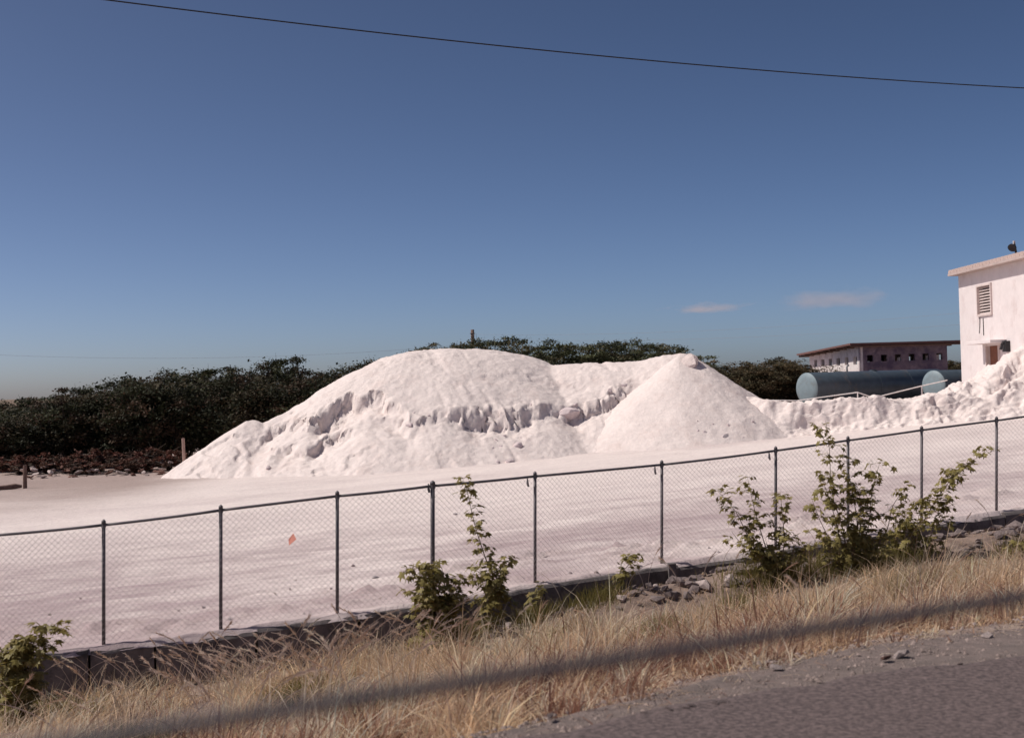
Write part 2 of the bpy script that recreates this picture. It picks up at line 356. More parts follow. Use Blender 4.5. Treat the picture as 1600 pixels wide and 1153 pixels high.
slump = ss(.30, .36, fbm(X * .9 + Y * .55, Y * .9 - X * .25, 68, 3)) * ss(-4, -6, X); mound.Z -= .09 * slump
mo = mound.build('salt_pile', M_salt)
tag(mo, 'broad pale pink salt pile with rounded dome and crumbling scarps', 'salt pile')

cone = Field(1.0, 12.5, 42.5, 54, .06)
cone.ridge([(P(1060, 556, 48.7), .03), (P(1082, 557, 48.8), .03), (P(1098, 580, 48.9), .03)], .70)
cone.ridge([(P(1098, 580, 49.4), .1), (P(1112, 598, 50.6), .1), (P(1140, 612, 51), .15), (P(1172, 625, 51.4), .2), (P(1215, 643, 51.4), .2)], .72)
X, Y = cone.X, cone.Y
rt = ss(5.5, 9, X)
cc, cv = cells(X * 4.5, Y * 4.5, 79); cone.Z += .10 * np.clip(.3 - cc, 0, 1) * np.clip(rt + .15 + .5 * fbm(X * .9, Y * .9, 70, 3), 0, 1) * (cv > .45)
cone.Z += .05 * fbm(X * 1.0, Y * 1.0, 71) + .13 * fbm(X * .45, Y * .45, 76, 2) + (.014 + .03 * rt) * fbm(X * 3.2, Y * 3.2, 72, 3) + .07 * rt * np.clip(fbm(X * 2.5, Y * 2.5, 73, 4) - .12, 0, 1)
co = cone.build('salt_pile', M_salt)
tag(co, 'smooth conical salt heap with a blunt broken tip in front of the broad pile', 'salt pile')

tops = [(1120, 616, 48), (1165, 621, 47.2), (1200, 626, 46.6), (1240, 632, 46.2), (1262, 630, 45.9), (1300, 624, 45.7), (1340, 622, 45.5), (1400, 622, 45.3), (1425, 624, 45.2), (1440, 616, 45.2), (1480, 606, 45.3), (1512, 592, 45.8),
        (1530, 590, 46), (1556, 566, 46.3), (1575, 560, 46.4), (1600, 545, 46.6), (1660, 520, 47), (1750, 505, 47)]
tp = [P(*q) for q in tops]; tx = [p.x for p in tp]
X, T = np.meshgrid(np.arange(8.2, 24.5, .05), np.concatenate([np.linspace(0, 1, 70), np.linspace(1.03, 2, 34)]))
ztop = np.interp(X, tx, [p.z for p in tp]) - np.interp(X, [12.5, 14, 16, 17.5, 18.5], [0, .08, .22, .22, .1]); ytop = np.interp(X, tx, [p.y for p in tp])
yfoot = np.interp(X, [8, 10.5, 12, 13.5, 16, 18, 25], [46.0, 44.9, 44.6, 44.3, 43.9, 43.5, 43.3])
lobe = fbm(X * .75, X * 0, 81, 3)
yfoot = yfoot + .30 * lobe
zf_ = yard_z(X, yfoot) - .12
cut = np.interp(X, [9, 10.5, 14, 16.5], [.3, 1, .75, .25])           # how far the face is cut upright above its talus
tf = np.clip(T, 0, 1); run = np.where(tf < .45, tf / .45 * .62, .62 + (tf - .45) / .55 * .38); hgt = np.where(tf < .45, tf / .45 * .26, .26 + (tf - .45) / .55 * .74)
Yb = yfoot + (ytop - yfoot) * (cut * run + (1 - cut) * tf); Zb = zf_ + (ztop - zf_) * (cut * hgt + (1 - cut) * tf)
back = np.clip(T - 1, 0, 1); Yb = Yb + back * 4.2; Zb = Zb - back * 2.2 * ss(.15, 1, back)
amp = ss(0, .12, T) * np.interp(X, [9, 11, 14, 17], [.5, 1, 1, 1.15])
n1 = fbm3(X * 1.0, Yb * .9, Zb * .35 + .25 * X, 601, 2); n2 = 1 - np.abs(fbm3(X * 1.7, Yb * 1.5, Zb * .6 + .4 * X, 611, 2)) * 2.2; n3 = fbm3(X * 5, Yb * 5, Zb * 4, 621, 3)
cd_, cv = cells(X * 1.25 + .6 * Zb, Zb * 1.1 + .4 * X, 631); cd2, cv2 = cells(X * 2.9 + .7 * Zb, Zb * 2.6, 633)
flute = fbm(X * 2.6, Zb * .35, 645, 4); push = amp * (.40 * n1 + .06 * n2 + .035 * n3 + .14 * flute + .10 * (cv - .5) * np.clip(1.15 - cd_, 0, 1))
face = np.where(T <= 1, 1, 1 - .8 * ss(0, .4, back))
Yd = Yb - push * face * .85; Zd = Zb + .12 * amp * n3 + .12 * amp * n2 * (1 - cut) + np.where(T > .7, .08 * amp * (cv2 - .5) + .12 * amp * fbm(X * 1.3, Yb * 1.3, 640, 4), 0)
Xd = X + .12 * amp * fbm3(X * 1.7, Yb * 1.7, Zb * 1.7, 651, 3)
bo = obj('salt_bank', grid_mesh('salt_bank', Xd, Yd, Zd), M_salt)
tag(bo, 'long low salt bank with fluted cut face in front of the tanks', 'salt bank')

# ------------------------------------------------------------------ lumps and rocks
def rock_mesh(name, seed, sub=2, ang=.5, flat=.7):
    bm = bmesh.new(); bmesh.ops.create_icosphere(bm, subdivisions=sub, radius=1)
    rr = random.Random(seed)
    cuts = [(Vector((rr.gauss(0, 1), rr.gauss(0, 1), rr.gauss(0, 1))).normalized(), rr.uniform(.38, .75)) for _ in range(13)]
    off = Vector((seed * 3.1, seed * 1.7, 0))
    for v in bm.verts:
        p = v.co.copy()
        for nrm, dd in cuts:
            e = p.dot(nrm) - dd
            if e > 0: p -= nrm * e * (.5 + ang)
        p *= 1 + .12 * mnoise.noise(p * 2.5 + off)
        v.co = (p.x, p.y, p.z * flat)
    me = bpy.data.meshes.new(name); bm.to_mesh(me); bm.free(); return me
LUMPS = [rock_mesh('salt_lump', 100 + i, 2, .5, .75) for i in range(5)]
def lump(p, r, label, cat='salt lump', group=None, name='salt_lump', m=M_lump, i=0, rz=None, sc=(1, 1, 1), sink=.3):
    me = LUMPS[i % len(LUMPS)].copy(); me.materials.clear(); me.materials.append(m)
    o = obj(name, me); o.location = p + Vector((0, 0, -r * sink * .7 + r * .25)); o.scale = (r * sc[0], r * sc[1], r * sc[2])
    o.rotation_euler = (random.uniform(-.2, .2), random.uniform(-.2, .2), random.uniform(0, 6.28) if rz is None else rz)
    return tag(o, label, cat, group)
lump(mound.hit(886, 648), .58, 'largest angular salt block jutting from the scarp beside the cone', i=1, rz=.6, sc=(1.15, .9, 1.05))
lump(mound.hit(640, 666), .20, 'rounded salt chunk lodged on the slope just below the dome scarp', i=2)
lump(mound.hit(797, 722), .30, 'biggest fallen salt chunk resting at the foot of the broad pile', i=3)
lump(mound.hit(592, 746), .20, 'lone squat salt block at the pile foot above the fence rail', i=4, sc=(1.3, 1, .8))
lump(mound.hit(420, 731), .13, 'small salt chunk low on the slope below the spur', i=0)
lump(mound.hit(810, 696), .20, 'salt chunk midway down the talus below the fluted scarp', i=0)
lump(cone.hit(1132, 680), .22, 'grey stained lump embedded in the flank of the salt cone', i=2, m=M_lumpgrey, sink=.9)
lump(P(1078, 571, 48.25), .85, 'broken salt crust block crowning the tip of the salt cone', i=1, rz=2.2, sc=(.62, .55, 1.0), sink=.2, m=M_crown)
lump(P(1092, 587, 48.5), .42, 'shaded salt crust fragment just under the block on the cone tip', i=1, sc=(.8, .8, 1.3))
for k, (px, py, r) in enumerate([(778, 722, .11), (783, 698, .13), (775, 688, .09), (813, 684, .11), (788, 681, .08), (770, 700, .07), (604, 700, .07), (830, 633, .09),
                                 (952, 610, .16), (975, 603, .20), (930, 640, .14), (648, 645, .10), (670, 650, .08), (705, 652, .10), (755, 725, .07), (900, 632, .1), (620, 640, .1)]):
    lump(mound.hit(px, py), r, 'small salt chunk strewn on the face of the broad pile', group='small salt chunks on the broad pile', i=k)
for k in range(14):
    lump(cone.hit(random.uniform(1090, 1230), random.uniform(650, 705)), random.uniform(.05, .10), 'small clod on the rough flank of the salt cone', group='clods on the salt cone', i=k)
def yard_hit(px, py):
    for d in np.arange(14, 60, .02):
        p = P(px, py, d)
        if yard_z(p.x, p.y) >= p.z: return p
    return P(px, py, 30)
lump(yard_hit(586, 902), .10, 'small dark stone on the salt close behind the fence', 'stone', name='stone', m=M_lumpgrey, i=1, sc=(1.3, .8, .6))
lump(yard_hit(712, 803), .10, 'thin dark clod on the salt behind the thick fence post', 'stone', name='stone', m=M_lumpgrey, i=2, sc=(1.6, .6, .4))
for k in range(70):
    px = random.uniform(30, 1130); py = 1003 - (px - 162) * .138 - abs(random.gauss(6, 45))
    lump(yard_hit(px, py), random.uniform(.015, .045), 'crusty pebble on the salt near the low wall', 'stone', 'crusty pebbles behind the low wall', 'stone', random.choice([M_lumpgrey, M_lump, M_rockpale]), k)

ROCKS = [rock_mesh('rock', 200 + i, 1, .5, .62) for i in range(6)]
RM = {}
def rock(p, r, label, group, m, k, name='rock', flat=1.0):
    key = (k % 6, m.name)
    if key not in RM:
        me = ROCKS[k % 6].copy(); me.materials.append(m); RM[key] = me
    o = obj(name, RM[key]); o.location = p; o.scale = (r * random.uniform(.8, 1.3), r * random.uniform(.8, 1.2), r * flat * random.uniform(.7, 1.1))
    o.rotation_euler = (random.uniform(-.4, .4), random.uniform(-.4, .4), random.uniform(0, 6.28))
    return tag(o, label, 'rock', group)
def verge_pt(x, off):
    y = float(fence_y(x)) - .22 - off; return Vector((x, y, float(verge_z(x, y))))
k = 0
for x0, x1, n, r0, r1, o0, o1 in ((-.9, 1.2, 55, .05, .14, .10, .9), (1.2, 3.6, 95, .05, .17, .10, 1.3), (3.6, 6.2, 40, .06, .17, .15, 1.3), (6.2, 9.5, 100, .06, .17, .15, 1.7), (-4.5, -.9, 10, .05, .10, .2, .9)):
    for _ in range(n):
        r = random.uniform(r0, r1) * (1 if random.random() < .7 else .6); p = verge_pt(random.uniform(x0, x1), random.uniform(o0, o1)); p.z += r * .15
        lab = 'grey rubble rock heaped against the low wall' if x0 < 6 else 'broken stone on the bare slope below the wall, past the big shrub'
        rock(p, r, lab, 'rubble rocks along the low wall' if x0 < 6 else 'broken stones past the big shrub', M_rock if random.random() < .85 else M_rockpale, k); k += 1
for _ in range(95):
    px = random.uniform(25, 272); d = random.uniform(48.2, 52.2); p = P(px, 700, d); r = random.uniform(.05, .21) * (1 if random.random() < .8 else 1.35)
    p.z = float(yard_z(p.x, p.y)) + (d - 48.2) * .11 + r * .1
    rock(p, r, 'rubble stone at the edge of the dark scrub', 'rubble stones along the dark scrub', random.choice([M_rockred, M_rockred, M_rockpale, M_rock, M_rock]), k, 'rubble_stone', .75); k += 1
for px, py, r, lab in ((1405, 1022, .055, 'pale stone on the gravel shoulder before the reddest grass'), (1543, 995, .045, 'white stone at the grass edge near the picture corner'),
                       (1212, 1042, .035, 'small upright white stone in the dry grass edge'), (1383, 1027, .03, 'brown pebble beside the pale stone on the shoulder')):
    hz = 1.52 if py > 1015 else 1.5
    d = (CAM_Z - hz) / ((F_ + RT * ((px - 800) / FPX) - UP * ((py - 576.5) / FPX)).z * -1)
    rock(P(px, py, d), r * 1.35, lab, None, M_rockpale if 'brown' not in lab else M_rockred, k, 'stone'); k += 1
for px, py, r in ((1008, 1114, .04), (1047, 1108, .05), (1075, 1106, .06), (1083, 1103, .05), (1115, 1100, .04), (1133, 1097, .045), (1140, 1103, .03), (860, 1117, .04), (1490, 1042, .03), (1500, 1037, .025), (1465, 1044, .025)):
    d = (CAM_Z - 1.53) / ((F_ + RT * ((px - 800) / FPX) - UP * ((py - 576.5) / FPX)).z * -1)
    rock(P(px, py, d), r * .8, 'dark asphalt crumb lying along the road edge', 'asphalt crumbs along the road edge', M_asphalt, k, 'asphalt_crumb', .6); k += 1

def gravel(n, seed):
    g = random.Random(seed); mb = MB()
    for _ in range(n):
        x = g.uniform(-1.2, 4.2); y = float(road_edge(x)) + g.uniform(-.12, 1.0) * float(np.interp(x, [-1, 0, 1, 2, 4], [.2, .35, .6, .9, .9])); z = 1.522 if y < road_edge(x) + .01 else float(verge_z(x, y)) + .034
        rr_ = .004 + .014 * g.random() ** 4; b = len(mb.v); a0 = g.uniform(0, 6)
        vs = [Vector((x, y, z + rr_ * g.uniform(.35, .7)))] + [Vector((x + math.cos(a0 + k_ * 1.257) * rr_ * g.uniform(.8, 1.5), y + math.sin(a0 + k_ * 1.257) * rr_ * g.uniform(.8, 1.3), z - .004)) for k_ in range(5)]
        mb.add(vs, [(0, 1, 2), (0, 2, 3), (0, 3, 4), (0, 4, 5), (0, 5, 1)])
    return mb.mesh('gravel')
tag(obj('gravel', gravel(2600, 4), M_gravel), 'loose grey gravel scattered on the road shoulder', 'gravel', kind='stuff')

# ------------------------------------------------------------------ low wall under the fence
def wall_pt(s):  # parameter along the post list
    i = min(int(s), len(BASE) - 2); return BASE[i].lerp(BASE[i + 1], s - i)
wall = empty('retaining_wall', BASE[7]); tag(wall, 'low dark concrete wall carrying the chain link fence', 'wall')
cuts = [-.9, .1, 1.0, 1.8, 2.42, 2.9, 3.45, 4.3, 5.2, 6.05, 7.0, 8.07, 9.0, 10.0, 11.0, 12.0, 13.0]
def wall_pt2(s):
    if s < 0: return BASE[0] + (BASE[1] - BASE[0]) * s
    return wall_pt(s)
for q, (a, b) in enumerate(zip(cuts[:-1], cuts[1:])):
    n = 9; vs = []; fs = []
    dv = wall_pt2(b) - wall_pt2(a); nr = Vector((-dv.y, dv.x, 0)).normalized(); gap = .012 / max(dv.length, .1)
    dz = random.uniform(-.02, .02); tilt = random.uniform(-.03, .03)
    for j in range(n):
        s = a + (b - a) * (gap + (1 - 2 * gap) * j / (n - 1)); p = wall_pt2(s)
        c = .012 * mnoise.noise(Vector((s * 7, 1, 2)))
        for off, z in ((-.20 + tilt * .3 - .05, -1.0), (-.20 + tilt * .3 + c, -.085 + dz + c), (-.17, -.05 + dz + c * 1.5), (.03, -.04 + dz), (.03, -1.0)):
            vs.append(p + nr * off + Vector((0, 0, z)) - wall.location)
        if j:
            for m_ in range(4): fs.append(((j - 1) * 5 + m_, (j - 1) * 5 + m_ + 1, j * 5 + m_ + 1, j * 5 + m_))
    fs.append((0, 1, 2, 3, 4)); fs.append(tuple((n - 1) * 5 + i for i in range(5)))
    MB().add(vs, fs).build('wall_segment', M_conc, wall)
pil = wall_pt2(8.02); MB().box((pil - wall.location) + Vector((.07, -.30, -.18)), (.10, .16, .42)).build('pilaster', M_conc, wall)

# ------------------------------------------------------------------ chain link fence
fence = empty('chain_link_fence', BASE[7]); tag(fence, 'grey chain link fence with pipe posts and top rail', 'fence')
FL = fence.location
for i, (b, t) in enumerate(zip(BASE, TOP)):
    r = .028 if i == 6 else .021
    up = (t - b)
    mb = MB(); mb.tube([b - up * .06 - FL, b + up * .5 - FL, t + up * .012 - FL], r, 10)
    po = mb.build('post', M_galv, fence, True)
    cb = MB(); c = t + up * .012 - FL
    cb.tube([c, c + Vector((0, 0, .03)), c + Vector((0, 0, .05))], [r * 1.25, r * 1.15, r * .3], 10); cb.build('post_cap', M_galv, po, True)
    if i in (6, 7, 8, 9):
        h = MB(); q = t - FL + Vector((-.10 if i > 6 else -.05, -.02, -.09 if i > 6 else -.04)); h.tube([q + Vector((0, 0, .07)), q, q + Vector((.01, 0, -.04))], [.008, .018, .014], 6); h.build('clamp', M_galv, po)
    for f_ in (.2, .45, .7, .9):
        q = b + up * f_ - FL; MB().tube([q + Vector((-r * 1.2, -r * 1.1, -.006)), q + Vector((0, -r * 1.5, 0)), q + Vector((r * 1.3, -r * .9, .008))], .003, 4).build('tie_wire', M_galv, po)
    ring = MB(); ring.tube([t - FL + Vector((0, 0, -.03)), t - FL + Vector((0, 0, .012))], r * 1.3, 10); ring.build('rail_ring', M_galv, po)
for i in range(len(TOP) - 1):
    a, b = TOP[i] - FL, TOP[i + 1] - FL; mid = (a + b) / 2 + Vector((0, 0, random.uniform(-.018, .006)))
    pts = [a * (1 - t) ** 2 + mid * 2 * t * (1 - t) + b * t * t for t in np.linspace(0, 1, 7)]
    MB().tube(pts, .0165, 8).build('top_rail', M_galv, fence, True)
MESHW = .073
for i in range(len(TOP) - 1):
    a0, b0, a1, b1 = BASE[i], BASE[i + 1], TOP[i], TOP[i + 1]
    L = (b0 - a0).length; H = ((a1 - a0).length + (b1 - b0).length) / 2
    nx = max(4, round(L / MESHW)); nz = round(H / MESHW)
    nrm = Vector((-(b0 - a0).y, (b0 - a0).x, 0)).normalized()
    V = []; Fq = []; r = .0014
    def pt(u, v):
        sag = .06 * mnoise.noise(Vector((u * L * 1.3 + i * 5, v * 2, 1)))
        return (a0.lerp(b0, u)).lerp(a1.lerp(b1, u), .015 + v * .975) - FL - nrm * (.024 + sag * .4)
    for c in range(nx):
        for par in (0, 1):
            prev = None
            for j in range(2 * nz + 1):
                uu = (c + .5 * (j % 2)) / nx if par == 0 else (c + 1 - .5 * (j % 2)) / nx
                p = pt(min(max(uu, 0), 1), j / (2 * nz))
                if prev is not None:
                    dv = (p - prev).normalized(); s1 = nrm * r; s2 = dv.cross(nrm) * r
                    k0 = len(V)
                    for q_ in (prev, p): V += [q_ + s1, q_ + s2, q_ - s1, q_ - s2]
                    for e in range(4): Fq.append((k0 + e, k0 + (e + 1) % 4, k0 + 4 + (e + 1) % 4, k0 + 4 + e))
                prev = p
            if par == 0: pass
    o = obj('wire_panel', mesh_np('wire_panel', [tuple(v) for v in V], Fq), M_wire, fence)
    o['kind'] = 'stuff'
# faded orange tag caught on the wire
tp_ = P(458, 843, 15.25); tg = MB()
tg.add([Vector(v) for v in ((-.075, 0, .0), (-.01, -.012, -.07), (.065, -.004, .015), (.0, -.02, .075), (-.075, -.004, .0), (-.01, -.016, -.07), (.065, -.008, .015), (.0, -.024, .075))],
       [(0, 1, 2, 3), (7, 6, 5, 4), (0, 4, 5, 1), (1, 5, 6, 2), (2, 6, 7, 3), (3, 7, 4, 0)])
to = tg.build('plastic_scrap', M_tag); to.location = tp_ + Vector((0, -.03, 0)); to.rotation_euler = (R(-25), 0, R(-50)); to.scale = (1.25, 1, 1); tag(to, 'small faded orange plastic scrap caught on the fence wire', 'plastic scrap')

# ------------------------------------------------------------------ leafy shrubs by the wall
def leaf_fan(M, size, rr):
    """a lobed leaf, base at origin, along +x of M"""
    out = []
    for k, (a, l) in enumerate(((-150, .25), (-95, .62), (-70, .42), (-48, .92), (-22, .55), (0, 1.05), (22, .55), (48, .92), (70, .42), (95, .62), (150, .25))):
        a = R(a); l *= size * rr.uniform(.88, 1.1)
        out.append(Vector((math.cos(a) * l + size * .25, math.sin(a) * l, -.35 * abs(math.sin(a)) * l * .6 - .25 * (math.cos(a) * l) ** 2 / size)))
    vs = [Vector((size * .25, 0, 0))] + out
    return [M @ v for v in vs], [(0, i + 1, i + 2) for i in range(len(out) - 1)]
def cluster_mesh(seed, n, size):
    rr = random.Random(seed); mb = MB()
    for i in range(n):
        yaw = rr.uniform(0, 6.28); pit = rr.uniform(-.2, 1.0); L = rr.uniform(.04, .11)
        dirv = Vector((math.cos(yaw), math.sin(yaw), rr.uniform(-.1, .7))).normalized()
        tip = dirv * L; mb.tube([(0, 0, 0), tip], .002, 3, False)
        M = Matrix.Translation(tip) @ Matrix.Rotation(yaw, 4, 'Z') @ Matrix.Rotation(pit, 4, 'Y') @ Matrix.Rotation(rr.uniform(-.5, .5), 4, 'X')
        v, f = leaf_fan(M, size * rr.uniform(.65, 1.15), rr); mb.add(v, f)
    me = bpy.data.meshes.new('leaf_cluster'); me.from_pydata(mb.v, [], mb.f); me.update(); me.materials.append(M_leaf); return me
CL = [cluster_mesh(300 + i, 5 + i % 3, .078) for i in range(8)]
def shrub(name, label, base, stems, d, seed, step=.075, spread=.07, group=None, cat='shrub', start=.2, scale=1.0, rad=.010, fat=1.0, dj=.12):
    rr = random.Random(seed); b = P(base[0], base[1], d); b.z = float(verge_z(b.x, b.y)) - .02
    root = empty(name, b); tag(root, label, cat, group)
    for pl in stems:
        dd = d + rr.uniform(-dj, dj)
        pts = [b.copy()] + [P(q[0], q[1], d + (dd - d) * (i + 1) / len(pl)) for i, q in enumerate(pl)]
        cur = []
        for i in range(len(pts) - 1):
            p0 = pts[max(i - 1, 0)]; p1 = pts[i]; p2 = pts[i + 1]; p3 = pts[min(i + 2, len(pts) - 1)]
            for t in np.linspace(0, 1, 5, endpoint=(i == len(pts) - 2)):
                t = float(t); cur.append(.5 * ((2 * p1) + (p2 - p0) * t + (2 * p0 - 5 * p1 + 4 * p2 - p3) * t * t + (3 * p1 - p0 - 3 * p2 + p3) * t ** 3))
        n = len(cur); so_ = MB().tube([c - b for c in cur], [rad * (1 - .8 * i / (n - 1)) for i in range(n)], 5).build('stem', M_stem, root, True)
        Ls = [0]
        for i in range(1, n): Ls.append(Ls[-1] + (cur[i] - cur[i - 1]).length)
        s = Ls[-1] * start
        while s < Ls[-1]:
            i = max(j for j in range(n) if Ls[j] <= s); f = (s - Ls[i]) / max(Ls[min(i + 1, n - 1)] - Ls[i], 1e-6); p = cur[i].lerp(cur[min(i + 1, n - 1)], min(f, 1))
            k = 1 - .55 * (s / Ls[-1])
            for _ in range(1 + (rr.random() < .6 * fat) + (rr.random() < .35 * (fat - .8))):
                o = bpy.data.objects.new('leaf_cluster', rr.choice(CL)); COL.objects.link(o); o.parent = root
                o.location = p - b + Vector((rr.gauss(0, 1), rr.gauss(0, 1) * .9, rr.gauss(0, .6))) * spread * k * 1.3
                o.rotation_euler = (rr.uniform(-.5, .5), rr.uniform(-.5, .5), rr.uniform(0, 6.28)); q = rr.uniform(.7, 1.15) * scale; o.scale = (q, q, q)
            s += step * rr.uniform(.7, 1.4)
    return root
shrub('leafy_shrub', 'bushy green shrub of three upright stems beside the rubble', (1215, 915), [[(1175, 850), (1150, 800), (1122, 768)], [(1195, 850), (1180, 800), (1168, 746)], [(1225, 850), (1222, 800), (1219, 768)], [(1190, 870), (1160, 850), (1143, 830)], [(1250, 870), (1268, 845)], [(1205, 870), (1195, 840)], [(1235, 880), (1240, 855)]], 16.9, 11, spread=.07, start=.10, fat=1.0, step=.076)
shrub('leafy_shrub', 'tallest green shrub reaching above the fence rail', (1325, 905), [[(1318, 830), (1300, 770), (1296, 700), (1290, 657)], [(1340, 830), (1330, 760), (1322, 712)], [(1355, 830), (1362, 770), (1376, 718)], [(1380, 840), (1395, 790), (1416, 763)], [(1300, 850), (1280, 810), (1268, 778)], [(1335, 860), (1340, 800)], [(1350, 870), (1362, 820)], [(1300, 870), (1290, 830)], [(1370, 870), (1385, 830)], [(1310, 830), (1296, 780), (1283, 745)], [(1345, 790), (1330, 760)]], 17.3, 12, spread=.09, start=.15, fat=.9, step=.085)
shrub('leafy_shrub', 'spreading shrub with one long branch slanting out across the fence', (1415, 895), [[(1440, 820), (1470, 770), (1500, 735), (1537, 708)], [(1430, 830), (1440, 785)], [(1400, 840), (1410, 800)], [(1445, 850), (1475, 800), (1480, 770)], [(1420, 850), (1405, 815)]], 17.9, 13, spread=.10, start=.2, fat=1.3)
shrub('leafy_shrub', 'low dense green shrub in front of the thick fence post', (690, 985), [[(665, 925), (640, 885)], [(675, 920), (668, 884)], [(695, 920), (690, 886)], [(705, 930), (722, 902)], [(670, 950), (655, 930)], [(700, 955), (715, 945)], [(690, 950), (692, 930)], [(680, 960), (670, 945)]], 14.6, 14, spread=.10, start=.12, fat=1.5, step=.06)
shrub('sapling', 'slender sapling with bare lower stem rising above the fence rail', (792, 962), [[(775, 915), (758, 870), (742, 820), (733, 780), (724, 750)], [(772, 910), (750, 895), (738, 888)], [(775, 908), (790, 890), (801, 874)], [(772, 905), (765, 885)]], 15.2, 15, spread=.045, start=.42, step=.075, cat='sapling', fat=.7)
shrub('leafy_shrub', 'small dark shrub between the sapling and the wall', (765, 965), [[(760, 935), (752, 905)], [(770, 940), (775, 915)]], 15.3, 16, spread=.06, start=.3)
shrub('seedling', 'tiny seedling sprouting at the foot of a fence post near the sapling', (843, 945), [[(842, 925), (838, 908)]], 16.0, 17, spread=.05, cat='seedling', scale=.9)
shrub('seedling', 'thin seedling with a drooping top leaning over the low wall', (952, 940), [[(962, 905), (980, 885), (995, 866)]], 16.7, 18, spread=.04, start=.3, cat='seedling', scale=.95)
shrub('leafy_shrub', 'dark shrub cut by the picture edge at the wall end', (25, 1090), [[(40, 1020), (70, 990), (92, 970)], [(30, 1020), (48, 995)], [(20, 1030), (22, 1002)], [(50, 1040), (70, 1015)], [(10, 1040), (0, 1010)], [(30, 1060), (20, 1040)]], 13.2, 19, spread=.09, start=.15, fat=1.5, step=.06)
shrub('leafy_shrub', 'small olive shrub on the stony slope at the picture edge', (1592, 905), [[(1585, 870), (1578, 845)], [(1600, 870), (1605, 840)], [(1590, 880), (1592, 855)]], 16.8, 20, spread=.08, start=.2)
shrub('seedling', 'low dark sprig on the stones between big shrub and picture edge', (1520, 900), [[(1522, 885), (1520, 870)], [(1530, 888), (1536, 878)]], 16.9, 21, spread=.06, cat='seedling')

# ------------------------------------------------------------------ dry grass
def strips(x, y, z, h, bx, by, droop, wd, c, g, seg=3):
    """curved tapering blades as one strip mesh"""
    n = len(x); fa = g.uniform(0, np.pi, n); wx = np.cos(fa); wy = np.sin(fa) * .5; wl = np.hypot(wx, wy); wx /= wl; wy /= wl
    V = np.zeros((n, 2 * seg + 1, 3)); C = np.repeat(c[:, None, :], 2 * seg + 1, 1)
    for s in range(seg + 1):
        u = s / seg; px = x + bx * h * u ** 1.6; py = y + by * h * u ** 1.6; pz = z + h * (u - droop * u * u) - .02
        if s < seg:
            ww = wd * (1 - .55 * u)
            V[:, 2 * s] = np.stack([px - wx * ww, py - wy * ww, pz], -1); V[:, 2 * s + 1] = np.stack([px + wx * ww, py + wy * ww, pz], -1)
        else: V[:, 2 * s] = np.stack([px, py, pz], -1)
    b = np.arange(n) * (2 * seg + 1); tri = []
    for s in range(seg):
        if s < seg - 1: tri += [np.stack([b + 2 * s, b + 2 * s + 1, b + 2 * s + 3], -1), np.stack([b + 2 * s, b + 2 * s + 3, b + 2 * s + 2], -1)]
        else: tri += [np.stack([b + 2 * s, b + 2 * s + 1, b + 2 * s + 2], -1)]
    return V.reshape(-1, 3), np.concatenate(tri), C.reshape(-1, 3)
def grass_edge(x): return road_edge(x) + np.interp(x, [-4, -.3, .3, 1, 2, 3, 6], [-.25, -.12, .10, .42, .76, .72, .65])
STR = np.array([(.82, .61, .42), (.74, .51, .32), (.85, .70, .53), (.47, .29, .20), (.31, .155, .105), (.25, .225, .10)])
